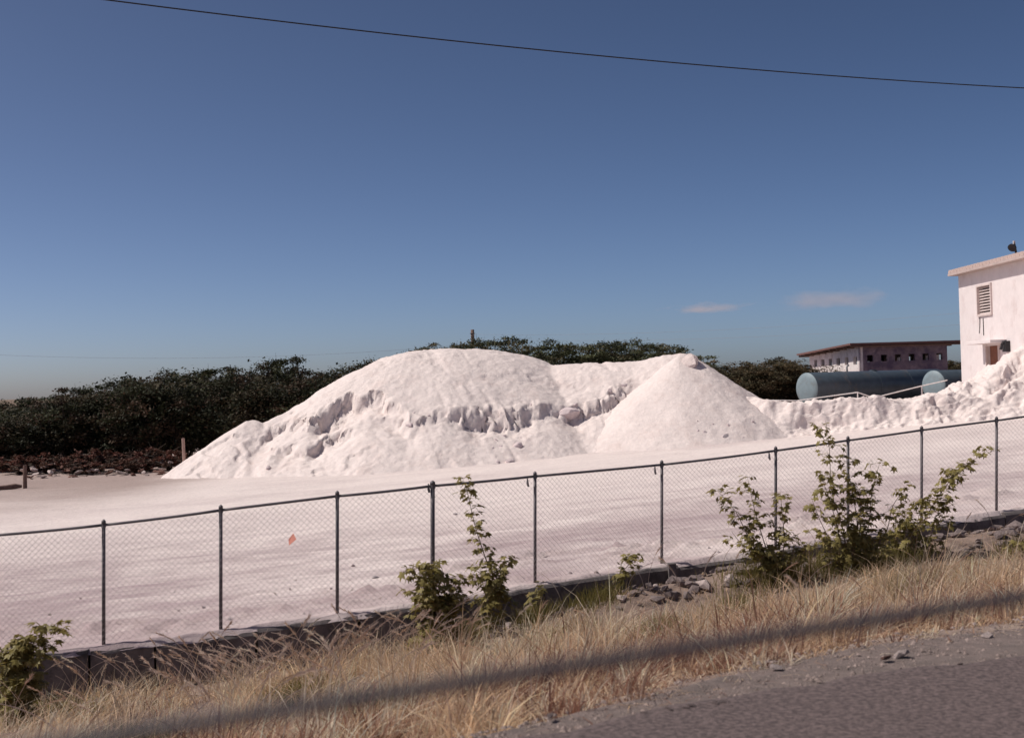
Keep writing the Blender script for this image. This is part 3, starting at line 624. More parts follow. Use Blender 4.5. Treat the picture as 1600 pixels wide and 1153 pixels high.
def tufts(n, seed):
    g = np.random.default_rng(seed)
    x = g.uniform(-7, 11, n * 3); t = g.random(n * 3); yw = fence_y(x) - .30; y = yw + (grass_edge(x) - yw) * t
    reach = np.interp(x, [-7, -1.5, -.5, 1.0, 2.2, 3.4, 4.2, 5.6, 6.4, 9], [.02, .04, .10, .13, .16, .16, .12, .13, .24, .25])
    reach = reach * 1.35; dens = np.where(t < reach, np.interp(x, [-7, -1, 0, 9], [.8, .4, .06, .05]), 1) * np.clip(.6 + 1.4 * fbm(x * 1.1, y * 1.1, 95, 3), .05, 1)
    dens *= np.interp(t, [.9, 1], [1, .45])
    k = (g.random(n * 3) < dens) & (y > .8) & (np.abs(x / np.maximum(y, .1)) < .5)
    x, y, t = x[k][:n], y[k][:n], t[k][:n]; n = len(x)
    size = np.exp(g.normal(-.05, .48, n)) * (1 + .3 * fbm(x * .7, y * .7, 91, 3)); size = np.clip(size, .35, 1.9)
    H = np.interp(t, [0, .12, .35, .7, .9, 1], [.26, .32, .36, .32, .20, .10]) * size * np.where(x > .3, np.interp(t / np.maximum(reach[k][:n], .05), [1, 2.2], [.45, 1]), 1)
    red = np.clip(np.interp(t, [0, .45, .62, .75, .95, 1], [.05, .06, .30, .75, .70, .25]) + .55 * fbm(x * .9, y * .9, 93, 3), 0, 1)
    gr = np.clip(fbm(x * .9 + 9, y * .9, 94, 3) - .12, 0, 1) * np.interp(t, [0, .35, .6], [2.0, 1.0, .05])
    base = STR[g.integers(0, 3, n)].copy(); q = g.random(n) < red * .75; base[q] = STR[3 + (g.random(q.sum()) < .5).astype(int)]
    q2 = g.random(n) < gr * .7; base[q2] = STR[5] * .6 + base[q2] * .4
    base *= g.uniform(.72, 1.12, (n, 1))
    nb = np.clip((g.uniform(18, 42, n) * size).astype(int), 8, 64); ti = np.repeat(np.arange(n), nb); m = len(ti)
    az = g.uniform(0, 2 * np.pi, m); rad = np.sqrt(g.random(m)) * (.045 + .05 * size[ti]); bx0 = np.cos(az) * rad; by0 = np.sin(az) * rad
    px, py = x[ti] + bx0, y[ti] + by0; out = g.uniform(.0, .95, m) * (.45 + rad / .09)
    h = H[ti] * g.uniform(.25, 1.2, m); lone = g.random(m) < .05; h = np.where(lone, h * 1.45, h)
    az2 = az + g.normal(0, 1.1, m); bx = np.cos(az2) * out + .10 + .25 * fbm(px * .5, py * .5, 98, 2); by = np.sin(az2) * out - .04
    c = base[ti] * g.uniform(.7, 1.2, (m, 1)); pale = g.random(m) < .10; c[pale] = c[pale] * .4 + np.array((.70, .54, .44)) * .6
    return strips(px, py, verge_z(px, py), h, bx, by, np.clip(.12 + .35 * out, 0, .55), .0030 * np.exp(g.normal(0, .45, m)), np.clip(c, 0, .8), g)
V, T_, C = tufts(2900, 5)
g1 = obj('dry_grass', mesh_np('dry_grass', V, T_, C), M_straw); tag(g1, 'dry straw coloured grass covering the roadside slope', 'grass', kind='stuff')
# low litter of fallen blades
def litter(n, seed):
    g = np.random.default_rng(seed); x = g.uniform(-6, 9, n); t = g.random(n) ** .8; yw = fence_y(x) - .30; y = yw + (grass_edge(x) - .25 - yw) * t
    k = (y > 2) & (np.abs(x / np.maximum(y, .1)) < .5); x, y, t = x[k], y[k], t[k]; n = len(x); az = g.uniform(0, 6.28, n)
    c = STR[g.integers(0, 5, n)] * g.uniform(.6, 1.1, (n, 1)); h = g.uniform(.03, .12, n)
    return strips(x, y, verge_z(x, y) + .03, h, np.cos(az) * 1.6, np.sin(az) * 1.6, np.full(n, .7), .0028 * g.uniform(.6, 1.4, n), c, g)
V, T_, C = litter(26000, 15)
g4 = obj('grass_litter', mesh_np('grass_litter', V, T_, C), M_straw); tag(g4, 'short fallen straw littering the ground between grass tufts', 'grass', kind='stuff')
# long bent seed stalks in front of the wall
def stalks(n, seed):
    g = np.random.default_rng(seed); V = []; Fq = []; C = []
    rr = random.Random(seed)
    for _ in range(n):
        x = rr.choice([rr.uniform(-6.2, -.6), rr.uniform(-6.2, 8.5), rr.uniform(-3.5, -.8)]); off = rr.choice([rr.uniform(.25, 2.6), rr.uniform(.25, 2.6), rr.uniform(1.5, 8)]); p = verge_pt(x, off)
        h = rr.uniform(.45, .85) * (1 if x < 0 else .8); sgn = rr.choice([-1, -1, 1]) if x < -2.5 else rr.choice([-1, 1, 1]); b = rr.uniform(.25, .75) * h * sgn; by = rr.uniform(-.25, .1) * h
        col = np.array(rr.choice([(.66, .52, .42), (.72, .57, .47), (.56, .40, .29)])); N = 9; pts = []
        for i in range(N + 1):
            u = i / N; pts.append(p + Vector((b * u ** 2, by * u ** 2, h * (u - .32 * abs(b) / h * u ** 3))))
        def strip(a, c, w0, w1, colr):
            dv = (c - a).normalized(); s = dv.cross(Vector((0, 1, 0)))
            s = s.normalized() if s.length > 1e-4 else Vector((1, 0, 0)); k0 = len(V)
            V.extend([a - s * w0, a + s * w0, c + s * w1, c - s * w1]); Fq.append((k0, k0 + 1, k0 + 2, k0 + 3)); C.extend([colr] * 4)
        for i in range(N): strip(pts[i], pts[i + 1], .0028, .0024, col)
        if rr.random() < .8:
            hl = rr.uniform(.10, .20); pc = col * rr.uniform(1.05, 1.3)
            for q in range(46):
                u = 1 - rr.random() * hl / h; i = min(int(u * N), N - 1); a = pts[i].lerp(pts[i + 1], u * N - i); dv = (pts[i + 1] - pts[i]).normalized()
                out = Vector((rr.gauss(0, 1), rr.gauss(0, 1), rr.gauss(0, 1))) * .35 + dv; strip(a, a + out.normalized() * rr.uniform(.025, .05), .0025, .0008, np.clip(pc, 0, .8))
    return mesh_np('seed_grass', [tuple(v) for v in V], Fq, np.array(C))
g2 = obj('seed_grass', stalks(300, 8), M_straw); tag(g2, 'long bending seed stalks of grass in front of the dark wall', 'grass', kind='stuff')
def greens(n, seed):
    g = np.random.default_rng(seed); sp = ((-.85, 1.15, .35), (-.75, .9, .35), (.2, .9, .22), (1.0, .9, .3), (3.2, 1.5, .5), (3.9, 1.5, .6), (4.7, 1.5, .6), (5.3, 1.6, .4), (-4.9, 1.4, .35), (-5.4, 1.5, .5), (7.0, 2.2, .4), (-2.2, 3.0, .3), (.6, 2.6, .35), (1.5, 4.2, .25), (-3.2, 5.0, .3), (4.6, 4.4, .35), (2.6, 3.0, .3), (-1.2, 6.0, .25))
    q = g.integers(0, len(sp), n); A = np.array(sp)[q]; x = A[:, 0] + g.normal(0, .6, n) * A[:, 2]; y = fence_y(x) - A[:, 1] + g.normal(0, .22, n)
    az = g.uniform(0, 6.28, n); o_ = g.uniform(.1, .7, n); c = np.array((.17, .155, .055)) * g.uniform(.6, 1.4, (n, 1)) + np.array((.07, .03, 0)) * g.random((n, 1))
    return strips(x, y, verge_z(x, y), g.uniform(.14, .40, n), np.cos(az) * o_, np.sin(az) * o_, .1 + .3 * o_, .0036 * g.uniform(.6, 1.4, n), c, g)
V, T_, C = greens(11000, 6)
g3 = obj('green_grass', mesh_np('green_grass', V, T_, C), M_straw); tag(g3, 'tufts of green grass around the shrub stems', 'grass', kind='stuff')

# ------------------------------------------------------------------ scrub trees
def crown_mesh(seed, rx, ry, h0, h1, ncl, per, leaf, flat, cols, low=False):
    g = np.random.default_rng(seed); rr = random.Random(seed)
    th = g.uniform(0, 2 * np.pi, ncl); u = g.uniform(-1 if not low else -1, 1, ncl); rad = g.random(ncl) ** (1 / 2.6)
    cx = np.cos(th) * np.sqrt(1 - u * u) * rad; cy = np.sin(th) * np.sqrt(1 - u * u) * rad; cz = u * rad
    wob = 1 + .28 * vnoise(th * 1.6, u * 2.2 + seed, seed)
    cz = cz * wob; hm = (h0 + h1) / 2; hh = (h1 - h0) / 2
    cen = np.stack([cx * rx * wob, cy * ry * wob, hm + cz * hh], -1)
    cr = g.uniform(.16, .42, ncl) * min(rx, hh * 1.3) * .55
    ci = np.repeat(np.arange(ncl), per); n = len(ci)
    pos = cen[ci] + g.normal(0, 1, (n, 3)) * np.stack([cr[ci], cr[ci], cr[ci] * flat], -1) * .75
    pos[:, 2] = np.maximum(pos[:, 2], .03)
    ax = g.normal(0, 1, (n, 3)); ax[:, 2] *= .5; ax[:, 2] += .15; ax /= np.linalg.norm(ax, axis=1, keepdims=True)
    up = g.normal(0, .6, (n, 3)) + np.array((0, 0, 1)); sd = np.cross(ax, up); sd /= np.linalg.norm(sd, axis=1, keepdims=True)
    L = leaf * g.uniform(.5, 1.5, (n, 1)); W = L * g.uniform(.16, .34, (n, 1))
    V = np.stack([pos - ax * L * .5, pos + sd * W, pos + ax * L * .5, pos - sd * W], 1).reshape(-1, 3)
    Fq = np.arange(n * 4).reshape(n, 4)
    cc = np.array(cols)[g.integers(0, len(cols), ncl)] * g.uniform(.7, 1.3, (ncl, 1))
    C = np.repeat(cc[ci] * g.uniform(.75, 1.25, (n, 1)), 4, axis=0)
    me = mesh_np('crown', V, Fq, C); me.materials.append(M_tree)
    mb = MB(); order = np.argsort(-rad)[:14]; nst = 3
    fk = [Vector((rr.uniform(-.25, .25) * rx, rr.uniform(-.25, .25) * ry, h0 + (h1 - h0) * rr.uniform(.15, .3))) for _ in range(nst)]
    for f_ in fk: mb.tube([(f_.x * .2, f_.y * .2, -.2), f_ * .5 + Vector((rr.uniform(-.1, .1), 0, 0)), f_], [.11, .085, .06], 6)
    for k_, i in enumerate(order):
        f_ = fk[k_ % nst]; c = Vector(cen[i]); m_ = (f_ + c) / 2 + Vector((rr.uniform(-.2, .2), rr.uniform(-.2, .2), .15)); mb.tube([f_, m_, c], [.05, .03, .012], 5)
        tip = c + Vector((rr.uniform(-.4, .4), rr.uniform(-.3, .3), rr.uniform(.1, .45))); mb.tube([c, tip], [.012, .004], 3, False)
    tm = mb.mesh('trunk'); tm.materials.append(M_bark)
    return me, tm
DK = [(.036, .038, .018), (.055, .044, .024), (.075, .046, .028), (.026, .028, .015), (.045, .048, .022)]
OL = [(.085, .09, .042), (.07, .075, .036), (.10, .085, .045), (.055, .06, .03)]
BR = [(.095, .065, .032), (.075, .06, .03), (.11, .075, .04), (.06, .052, .026)]
KIND = {'bush': [crown_mesh(400 + i, 2.0, 1.7, .1, 3.4, 190, 120, .13, .55, DK, True) for i in range(4)],
        'tall': [crown_mesh(420 + i, 1.9, 1.7, .6, 4.6, 170, 120, .13, .5, DK) for i in range(3)],
        'thorn': [crown_mesh(440 + i, 2.5, 2.2, 1.6, 5.0, 140, 110, .14, .30, OL) for i in range(4)],
        'brush': [crown_mesh(480 + i, 1.0, .8, .02, .9, 46, 70, .11, .6, [(.13, .05, .035), (.09, .045, .03), (.06, .035, .025)], True) for i in range(3)],
        'dry': [crown_mesh(460 + i, 2.2, 1.9, .2, 3.9, 160, 110, .14, .38, BR, True) for i in range(3)]}
def tree(px, d, topy, kind, i, label, group, wide=1.0, cat='tree'):
    cm, tm = KIND[kind][i % len(KIND[kind])]; p = P(px, 700, d); z0 = float(yard_z(p.x, p.y)); want = P(px, topy, d).z - z0
    nat = max(v.co.z for v in cm.vertices) * .97; s = want / nat
    root = empty({'thorn': 'thorn_tree', 'brush': 'dead_shrub'}.get(kind, 'scrub_tree'), (p.x, p.y, z0), random.uniform(0, 6.28)); tag(root, label, cat, group)
    root.scale = (wide, wide, s)
    for n_, m_ in (('crown', cm), ('trunk', tm)):
        c = bpy.data.objects.new(n_, m_); COL.objects.link(c); c.parent = root
    return root
sky_line = lambda px: float(np.interp(px, [-120, 10, 60, 130, 230, 300, 390, 430, 480, 560, 620, 700], [650, 634, 624, 605, 580, 570, 575, 560, 574, 565, 550, 540]))
i = 0
for px, d, dy, wd in ((-330, 54, -4, 1), (-270, 54, -4, 1), (-210, 54, -4, 1), (-150, 54, -4, 1), (-95, 54, -2, 1), (-30, 55, -3, 1.0), (5, 57, 0, 1), (35, 54.5, 4, .95), (95, 55, 2, .95), (160, 55.5, 2, 1.0), (225, 55.5, 2, 1.0), (290, 56, 6, 1.0), (355, 56, 4, 1), (415, 55.5, 18, 1), (480, 56.5, 6, .95), (545, 57, 4, .95), (605, 57.5, 4, .9)):
    tree(px, d, sky_line(px) + dy, 'bush', i, 'dark scrub tree in the thicket behind the rubble stones' if px < 280 else 'dark scrub tree standing behind the spur of the broad pile', 'dark scrub thicket', wd); i += 1
for px, d, dy, wd in ((-60, 60, -2, 1.1), (60, 60, 6, 1.1), (130, 61, -1, 1), (195, 61, 0, 1.1), (262, 60, 0, 1), (325, 61, 2, 1.1), (392, 61, 4, .9), (512, 62, 2, 1.1), (580, 62, 2, 1), (650, 63, 2, 1)):
    tree(px, d, sky_line(px) + dy, 'tall', i, 'taller dark tree in the back row of the thicket', 'dark scrub thicket', wd); i += 1
tree(435, 58, 557, 'tall', 1, 'dark bushy tree whose rounded top stands out above the thicket', 'dark scrub thicket', .85)
for q, (px, d, ty) in enumerate(((30, 52.2, 716), (75, 52.4, 712), (112, 52, 714), (150, 52.5, 706), (190, 52.2, 712), (228, 52.3, 704), (258, 51.8, 708), (130, 51, 722), (205, 51, 722))):
    tree(px, d - .6, ty - 6, 'brush', q, 'low reddish dead shrub among the rubble stones', 'reddish dead shrubs among the rubble', 1.0, 'shrub')
for px, d, ty in ((-350, 66, 630), (-290, 66, 628), (-230, 67, 627), (-170, 66, 627), (-110, 67, 625), (-55, 66, 626), (0, 67, 624), (50, 66, 620)):
    tree(px, d, ty, 'tall', i, 'dark tree at the far low end of the thicket', 'dark scrub thicket', 1.15); i += 1
for px, d, ty in ((745, 74, 531), (790, 73, 528), (840, 76, 533), (885, 74, 536), (930, 75, 535), (975, 74, 534), (1018, 73, 529), (1062, 76, 541), (705, 76, 540)):
    tree(px, d, ty, 'thorn', i, 'feathery olive thorn tree showing above the crest of the broad pile', 'thorn trees above the broad pile'); i += 1
for px, d, ty in ((1100, 68, 560), (1140, 69, 572), (1178, 68, 570), (1214, 69, 563), (1250, 70, 561), (1160, 73, 565), (1230, 74, 558), (1280, 76, 570)):
    tree(px, d, ty, 'dry', i, 'brownish scrub tree between the salt cone and the tanks', 'brownish scrub by the tanks', .9); i += 1
for px, d, ty in ((1478, 92, 563), (1515, 93, 566), (1430, 96, 570)):
    tree(px, d, ty, 'dry', i, 'brownish tree seen in the gap between shed and tower', 'brownish trees behind the shed', 1.0); i += 1

# ------------------------------------------------------------------ tanks
def tank(c, r, L, label, az):
    ax = Vector((math.sin(az), math.cos(az), 0)); sd = Vector((ax.y, -ax.x, 0))
    root = empty('storage_tank', (c.x, c.y, c.z - r - .6)); tag(root, label, 'tank', 'storage tanks'); o = root.location
    n = 40; vs = []; fs = []; st = [0, .02, 2.0, 2.02, 4.0, 4.02, L - .02, L]
    rr_ = [r * .985, r, r, r * 1.004, r * 1.004, r, r, r * .985]
    for s, q in zip(st, rr_):
        for k in range(n):
            a = 2 * math.pi * k / n; vs.append(c - o + ax * s + (sd * math.cos(a) + Vector((0, 0, 1)) * math.sin(a)) * q)
    for i_ in range(len(st) - 1):
        for k in range(n): fs.append((i_ * n + k, i_ * n + (k + 1) % n, (i_ + 1) * n + (k + 1) % n, (i_ + 1) * n + k))
    MB().add(vs, fs).build('shell', M_tank, root, True)
    for s0, dr in ((0, -1), (L, 1)):
        vs = []; fs = []; rings = [(1.0, 0), (.96, .05), (.7, .12), (.35, .17)]
        for q, e in rings:
            for k in range(n):
                a = 2 * math.pi * k / n; vs.append(c - o + ax * (s0 + dr * e * r) + (sd * math.cos(a) + Vector((0, 0, 1)) * math.sin(a)) * q * r)
        for i_ in range(3):
            for k in range(n): fs.append((i_ * n + k, i_ * n + (k + 1) % n, (i_ + 1) * n + (k + 1) % n, (i_ + 1) * n + k))
        fs.append(tuple(3 * n + k for k in range(n))); MB().add(vs, fs).build('end_cap', M_cap, root, True)
    for s in (1.9, 3.9, 5.9):
        if s < L: MB().tube([c - o + ax * s, c - o + ax * (s + .05)], r * 1.012, 40).build('weld_band', M_tank, root, True)
    p = c - o + ax * (L * .3) + Vector((0, 0, r - .05)); MB().tube([p, p + Vector((0, 0, .28)), p + ax * .12 + Vector((0, 0, .34))], .035, 8).build('vent_pipe', M_tank, root, True)
    for s in (1.2, L - 1.2): MB().box(c - o + ax * s + Vector((0, 0, -r - .1)), (1.3, .4, 1.1), Matrix.Rotation(-az, 3, 'Z')).build('saddle', M_conc, root)
    p = c - o + ax * (L * .5) + Vector((0, 0, r)); MB().tube([p - Vector((0, 0, .05)), p + Vector((0, 0, .05))], .18, 12).build('hatch', M_tank, root)
tank(P(1261, 607, 58), .715, 8.2, 'blue grey fuel tank whose pale round end faces the salt cone', R(61))
tank(P(1459, 602, 56.8), .66, 7.0, 'second blue grey tank half buried behind the rising salt bank', R(60))

# pipe rail in front of the tanks
rl = [P(1120, 623, 53), P(1180, 625, 52.5), P(1245, 626, 52), P(1340, 613, 51), P(1365, 621.5, 51), P(1440, 603, 51), P(1480, 594, 51)]
rail = empty('pipe_rail', (rl[3].x, rl[3].y, 1.0)); tag(rail, 'thin white pipe rail zigzagging in front of the tanks', 'rail'); o = rail.location
for a, b in zip(rl[:-1], rl[1:]): MB().tube([a - o, b - o], .024, 6).build('pipe', M_white, rail)
for q in (rl[1], rl[2], rl[3], rl[4], rl[5]): MB().tube([Vector((q.x, q.y, .8)) - o, q - o], .024, 6).build('post', M_white, rail)
for x_ in (1195, 1212, 1228): q = P(x_, 626, 52.3); MB().tube([Vector((q.x, q.y, .8)) - o, q - o], .018, 5).build('post', M_white, rail)

# ------------------------------------------------------------------ walls with openings
def holed_wall(org, u, n, L, H, holes, th, topfun=None):
    """wall in plane org + u*s + z, outer face at org, thickness th against n; holes (s0,s1,z0,z1)"""
    ss_ = sorted({0, L, *[h[0] for h in holes], *[h[1] for h in holes]}); zs = sorted({0, H, *[h[2] for h in holes], *[h[3] for h in holes]})
    mb = MB(); ins = lambda a, b: any(h[0] <= a < h[1] and h[2] <= b < h[3] for h in holes)
    pt = lambda s, z, e: org + u * s + Vector((0, 0, (z if z < H or topfun is None else topfun(s)))) - n * e
    S, Zn = len(ss_) - 1, len(zs) - 1; solid = [[not ins(ss_[i_] + 1e-4, zs[j] + 1e-4) for j in range(Zn)] for i_ in range(S)]
    for i_ in range(S):
        for j in range(Zn):
            if not solid[i_][j]: continue
            a, b, c, d_ = ss_[i_], ss_[i_ + 1], zs[j], zs[j + 1]
            for e in (0, th): mb.add([pt(a, c, e), pt(b, c, e), pt(b, d_, e), pt(a, d_, e)], [(0, 1, 2, 3)])
            for di, dj, q in ((-1, 0, (a, c, a, d_)), (1, 0, (b, c, b, d_)), (0, -1, (a, c, b, c)), (0, 1, (a, d_, b, d_))):
                ii, jj = i_ + di, j + dj
                if not (0 <= ii < S and 0 <= jj < Zn) or not solid[ii][jj]:
                    mb.add([pt(q[0], q[1], 0), pt(q[2], q[3], 0), pt(q[2], q[3], th), pt(q[0], q[1], th)], [(0, 1, 2, 3)])
    bm_me = bpy.data.meshes.new('wall'); bm_me.from_pydata(mb.v, [], mb.f)
    bm = bmesh.new(); bm.from_mesh(bm_me); bmesh.ops.remove_doubles(bm, verts=bm.verts, dist=1e-4); bmesh.ops.recalc_face_normals(bm, faces=bm.faces); bm.to_mesh(bm_me); bm.free()
    return bm_me

# shed with square vents
c0 = P(1343, 545, 72); zf = 1.3; H0 = P(1343, 540, 72).z - zf
shed = empty('block_shed', (c0.x, c0.y, zf)); tag(shed, 'long low shed with square vent holes and thin rusty roof behind the tanks', 'shed')
o = shed.location; fd = Vector((math.cos(R(4)), math.sin(R(4)), 0)); bd = Vector((-math.sin(R(4)) * 0 - .02, 1, 0)).normalized()
Wf, Lb = 5.05, 11.2; drop = .28
fh = [(.42 + i_ * .80, .42 + i_ * .80 + .36, H0 - .92, H0 - .55) for i_ in range(6)]
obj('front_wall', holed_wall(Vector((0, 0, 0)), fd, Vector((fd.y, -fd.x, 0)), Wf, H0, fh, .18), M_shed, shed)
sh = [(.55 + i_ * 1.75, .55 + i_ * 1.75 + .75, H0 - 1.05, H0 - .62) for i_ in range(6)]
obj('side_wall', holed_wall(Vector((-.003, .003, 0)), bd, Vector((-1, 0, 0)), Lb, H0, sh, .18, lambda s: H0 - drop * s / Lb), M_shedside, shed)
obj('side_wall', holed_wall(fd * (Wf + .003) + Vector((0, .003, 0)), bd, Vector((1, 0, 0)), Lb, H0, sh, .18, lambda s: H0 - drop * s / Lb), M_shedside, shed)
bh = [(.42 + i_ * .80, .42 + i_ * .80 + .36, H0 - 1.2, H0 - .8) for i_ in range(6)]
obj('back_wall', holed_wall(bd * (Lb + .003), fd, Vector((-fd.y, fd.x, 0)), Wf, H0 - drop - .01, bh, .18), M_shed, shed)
rp = []
for s, e in ((-.7, -.6), (Wf + .75, -.6), (Wf + .75, Lb + .6), (-.7, Lb + .6)):
    rp.append(fd * s + bd * e + Vector((0, 0, H0 + .02 - drop * e / Lb)))
MB().add(rp + [p + Vector((0, 0, .10)) for p in rp], [(0, 1, 2, 3), (7, 6, 5, 4), (0, 4, 5, 1), (1, 5, 6, 2), (2, 6, 7, 3), (3, 7, 4, 0)]).build('roof', M_roof, shed)
for i_ in range(9):
    e = -.45 + i_ * (Lb + .8) / 8; a = fd * -.62 + bd * e + Vector((0, 0, H0 - .055 - drop * e / Lb)); b = fd * (Wf + .66) + bd * e + Vector((0, 0, H0 - .055 - drop * e / Lb))
    MB().tube([a, b], .06, 4).build('rafter', M_wood, shed)

# tower at the picture edge
X0 = 19.3; y1_, y0_ = 55.0, 44.6; zb = 1.2; zt = P(1503, 431, 55).z
tw = empty('plaster_tower', (X0, y1_, zb)); tag(tw, 'tall whitewashed building with louvred window and tiled roof edge', 'building')
Lw, Hw = y1_ - y0_, zt - zb
def tw_y(px): return y1_ - X0 / ((px - 800) / FPX)   # distance along the wall from its far corner
def tw_z(px, py): return P(px, py, X0 / ((px - 800) / FPX)).z - zb
wx0, wx1 = tw_y(1532), tw_y(1553); wz0, wz1 = tw_z(1542, 491), tw_z(1542, 446)
dx0, dx1 = tw_y(1543), tw_y(1562); dz1 = tw_z(1552, 540); dz0 = dz1 - 2.0
obj('wall', holed_wall(Vector((0, 0, 0)), Vector((0, -1, 0)), Vector((-1, 0, 0)), Lw, Hw, [(wx0, wx1, wz0, wz1), (dx0, dx1, dz0, dz1)], .25), M_tower, tw)
MB().box((3.4, -.125, Hw / 2), (6.28, .25, Hw)).build('wall', M_tower, tw)
MB().box((3.4, -Lw + .125, Hw / 2), (6.28, .25, Hw)).build('wall', M_tower, tw)
MB().box((6.66, -Lw / 2, Hw / 2), (.25, Lw, Hw)).build('wall', M_tower, tw)
roof = MB().box((3.3, -Lw / 2 - .2, Hw + .05), (7.44, Lw + .6, .10)).build('roof', M_slab, tw)
tl = MB(); N = 8
vs = [Vector((x_, .175 * math.cos(math.pi * k / N), .15 * math.sin(math.pi * k / N))) for x_ in (0, .9) for k in range(N + 1)]
tl.add(vs, [(k, k + 1, N + 2 + k, N + 1 + k) for k in range(N)] + [tuple(range(N + 1)), tuple(range(N + 1, 2 * N + 2))[::-1]])
tme = tl.mesh('roof_tile'); tme.materials.append(M_tile)
nt_ = int((Lw + .3) / .37)
for k_ in range(nt_):
    t_ = bpy.data.objects.new('roof_tile', tme); COL.objects.link(t_); t_.parent = roof; t_.location = (-.40, -.08 - k_ * .37, Hw + .103); t_.rotation_euler = (random.uniform(-.03, .03), -.12, random.uniform(-.04, .04))
win = MB()
for q in ((wx0 - .06, wx0 + .02), (wx1 - .02, wx1 + .06)): win.box((-.01, -(q[0] + q[1]) / 2, (wz0 + wz1) / 2), (.12, q[1] - q[0], wz1 - wz0 + .12))
for z_ in (wz0 - .02, wz1 + .02): win.box((-.013, -(wx0 + wx1) / 2, z_), (.12, wx1 - wx0 - .045, .08))
wn = win.build('window', M_louver, tw)
MB().box((.22, -(wx0 + wx1) / 2, (wz0 + wz1) / 2), (.03, wx1 - wx0 - .02, wz1 - wz0 - .02)).build('backing', M_inside, wn)
ns = 10
for k_ in range(ns):
    z_ = wz0 + (wz1 - wz0) * (k_ + .5) / ns
    MB().box((.06, -(wx0 + wx1) / 2, z_), (.10, wx1 - wx0 - .05, .018), Matrix.Rotation(R(-38), 3, 'Y')).build('louvre_slat', M_louver, wn)
dr = MB().box((.14, -(dx0 + dx1) / 2, (dz0 + dz1) / 2), (.05, dx1 - dx0 - .02, dz1 - dz0 - .02)).build('door', M_door, tw)
MB().box((.10, -dx1 + .12, dz0 + 1.0), (.05, .06, .12)).build('handle', M_dark, dr)
fr = MB()
fr.box((-.012, -dx0 + .03, (dz0 + dz1) / 2), (.10, .09, dz1 - dz0)); fr.box((-.012, -dx1 - .03, (dz0 + dz1) / 2), (.10, .09, dz1 - dz0)); fr.build('door_frame', M_louver, tw)
MB().box((-.33, -(dx0 + dx1) / 2 - .15, dz1 + .14), (.66, dx1 - dx0 + 1.3, .13), ).build('door_canopy', M_tower, tw, bevel=.01)
lx, lz = tw_y(1577), tw_z(1577, 541)
mbx = MB().box((-.10, -lx, lz), (.18, .34, .42)); mbx.tube([(-.1, -lx, lz + .2), (-.28, -lx - .05, lz + .1), (-.34, -lx - .05, lz - .12)], .05, 6); mbx.build('wall_lamp', M_dark, tw)
cx_ = tw_y(1534); MB().tube([(-.02, -cx_, wz0 - .1), (-.025, -cx_ + .03, wz0 - .45), (-.02, -cx_ + .12, wz0 - .75)], .014, 5).build('cable', M_dark, tw)
cx_ = tw_y(1539); MB().tube([(-.02, -cx_, wz0 - .15), (-.022, -cx_ - .01, wz0 - .85)], .016, 5).build('cable', M_dark, tw)
# floodlight on the roof
fp = P(1585, 404, 48.9); fl = empty('floodlight', (fp.x + .1, fp.y, zt + .10)); tag(fl, 'dark floodlight on a short leaning pole on the tiled roof', 'floodlight')
MB().tube([(0, 0, 0), (-.04, 0, .35), (-.09, 0, .66)], [.05, .045, .04], 8).build('pole', M_dark, fl)
MB().tube([(-.20, -.05, .44), (-.14, 0, .50), (-.08, .02, .56)], [.17, .15, .06], 12).build('lamp_head', M_dark, fl)
MB().box((-.09, 0, .66), (.07, .07, .12)).build('bracket', M_white, fl)

# ------------------------------------------------------------------ poles and posts
up_ = P(739, 545, 80); pz = P(739, 515, 80).z
pole = empty('utility_pole', (up_.x, up_.y, .3)); tag(pole, 'dark wooden pole top standing up behind the dome of the pile', 'utility pole')
MB().tube([(0, 0, -.5), (0, 0, 3), (0, 0, pz - .3)], [.14, .125, .11], 10).build('shaft', M_wood, pole, True)
for s in (.25, .6): MB().tube([(-.16, -.1, pz - .3 - s), (.16, -.1, pz - .3 - s)], .03, 6).build('insulator_pin', M_dark, pole)
def ground_post(px, ytop, ybase, d, m, r, label, lean=0):
    a = P(px, ybase, d); b = P(px + lean, ytop, d); a.z = min(a.z, float(yard_z(a.x, a.y)) + .02) if d < 46 else a.z - .5
    q = empty('wooden_post', a); tag(q, label, 'post')
    MB().tube([(0, 0, -.1), (b - a) * .5, b - a], [r, r * .95, r * .9], 8).build('shaft', m, q); MB().box(tuple((b - a) * 1.0 + Vector((0, 0, .01))), (r * 1.2, r * 1.2, .02)).build('post_top', m, q)
ground_post(39, 727, 760, 43.7, M_wood, .075, 'dark short wooden post standing on the bare yard near the rubble')
ground_post(288, 685, 716, 48.2, M_palewood, .065, 'pale wooden post between the rubble and the salt spur', -2)
lg = P(8, 766, 43.3); lb = P(34, 760.5, 43.6); lg.z = float(yard_z(lg.x, lg.y)) + .05; lb.z = float(yard_z(lb.x, lb.y)) + .06
lo = MB().tube([lg - (lb - lg) * 2 - lg, (lg - lg), (lb - lg) * .6 + Vector((0, 0, .02)), lb - lg], [.09, .085, .09, .05], 8).build('log', M_wood); lo.location = lg; tag(lo, 'dark log lying beside the short wooden post', 'log')

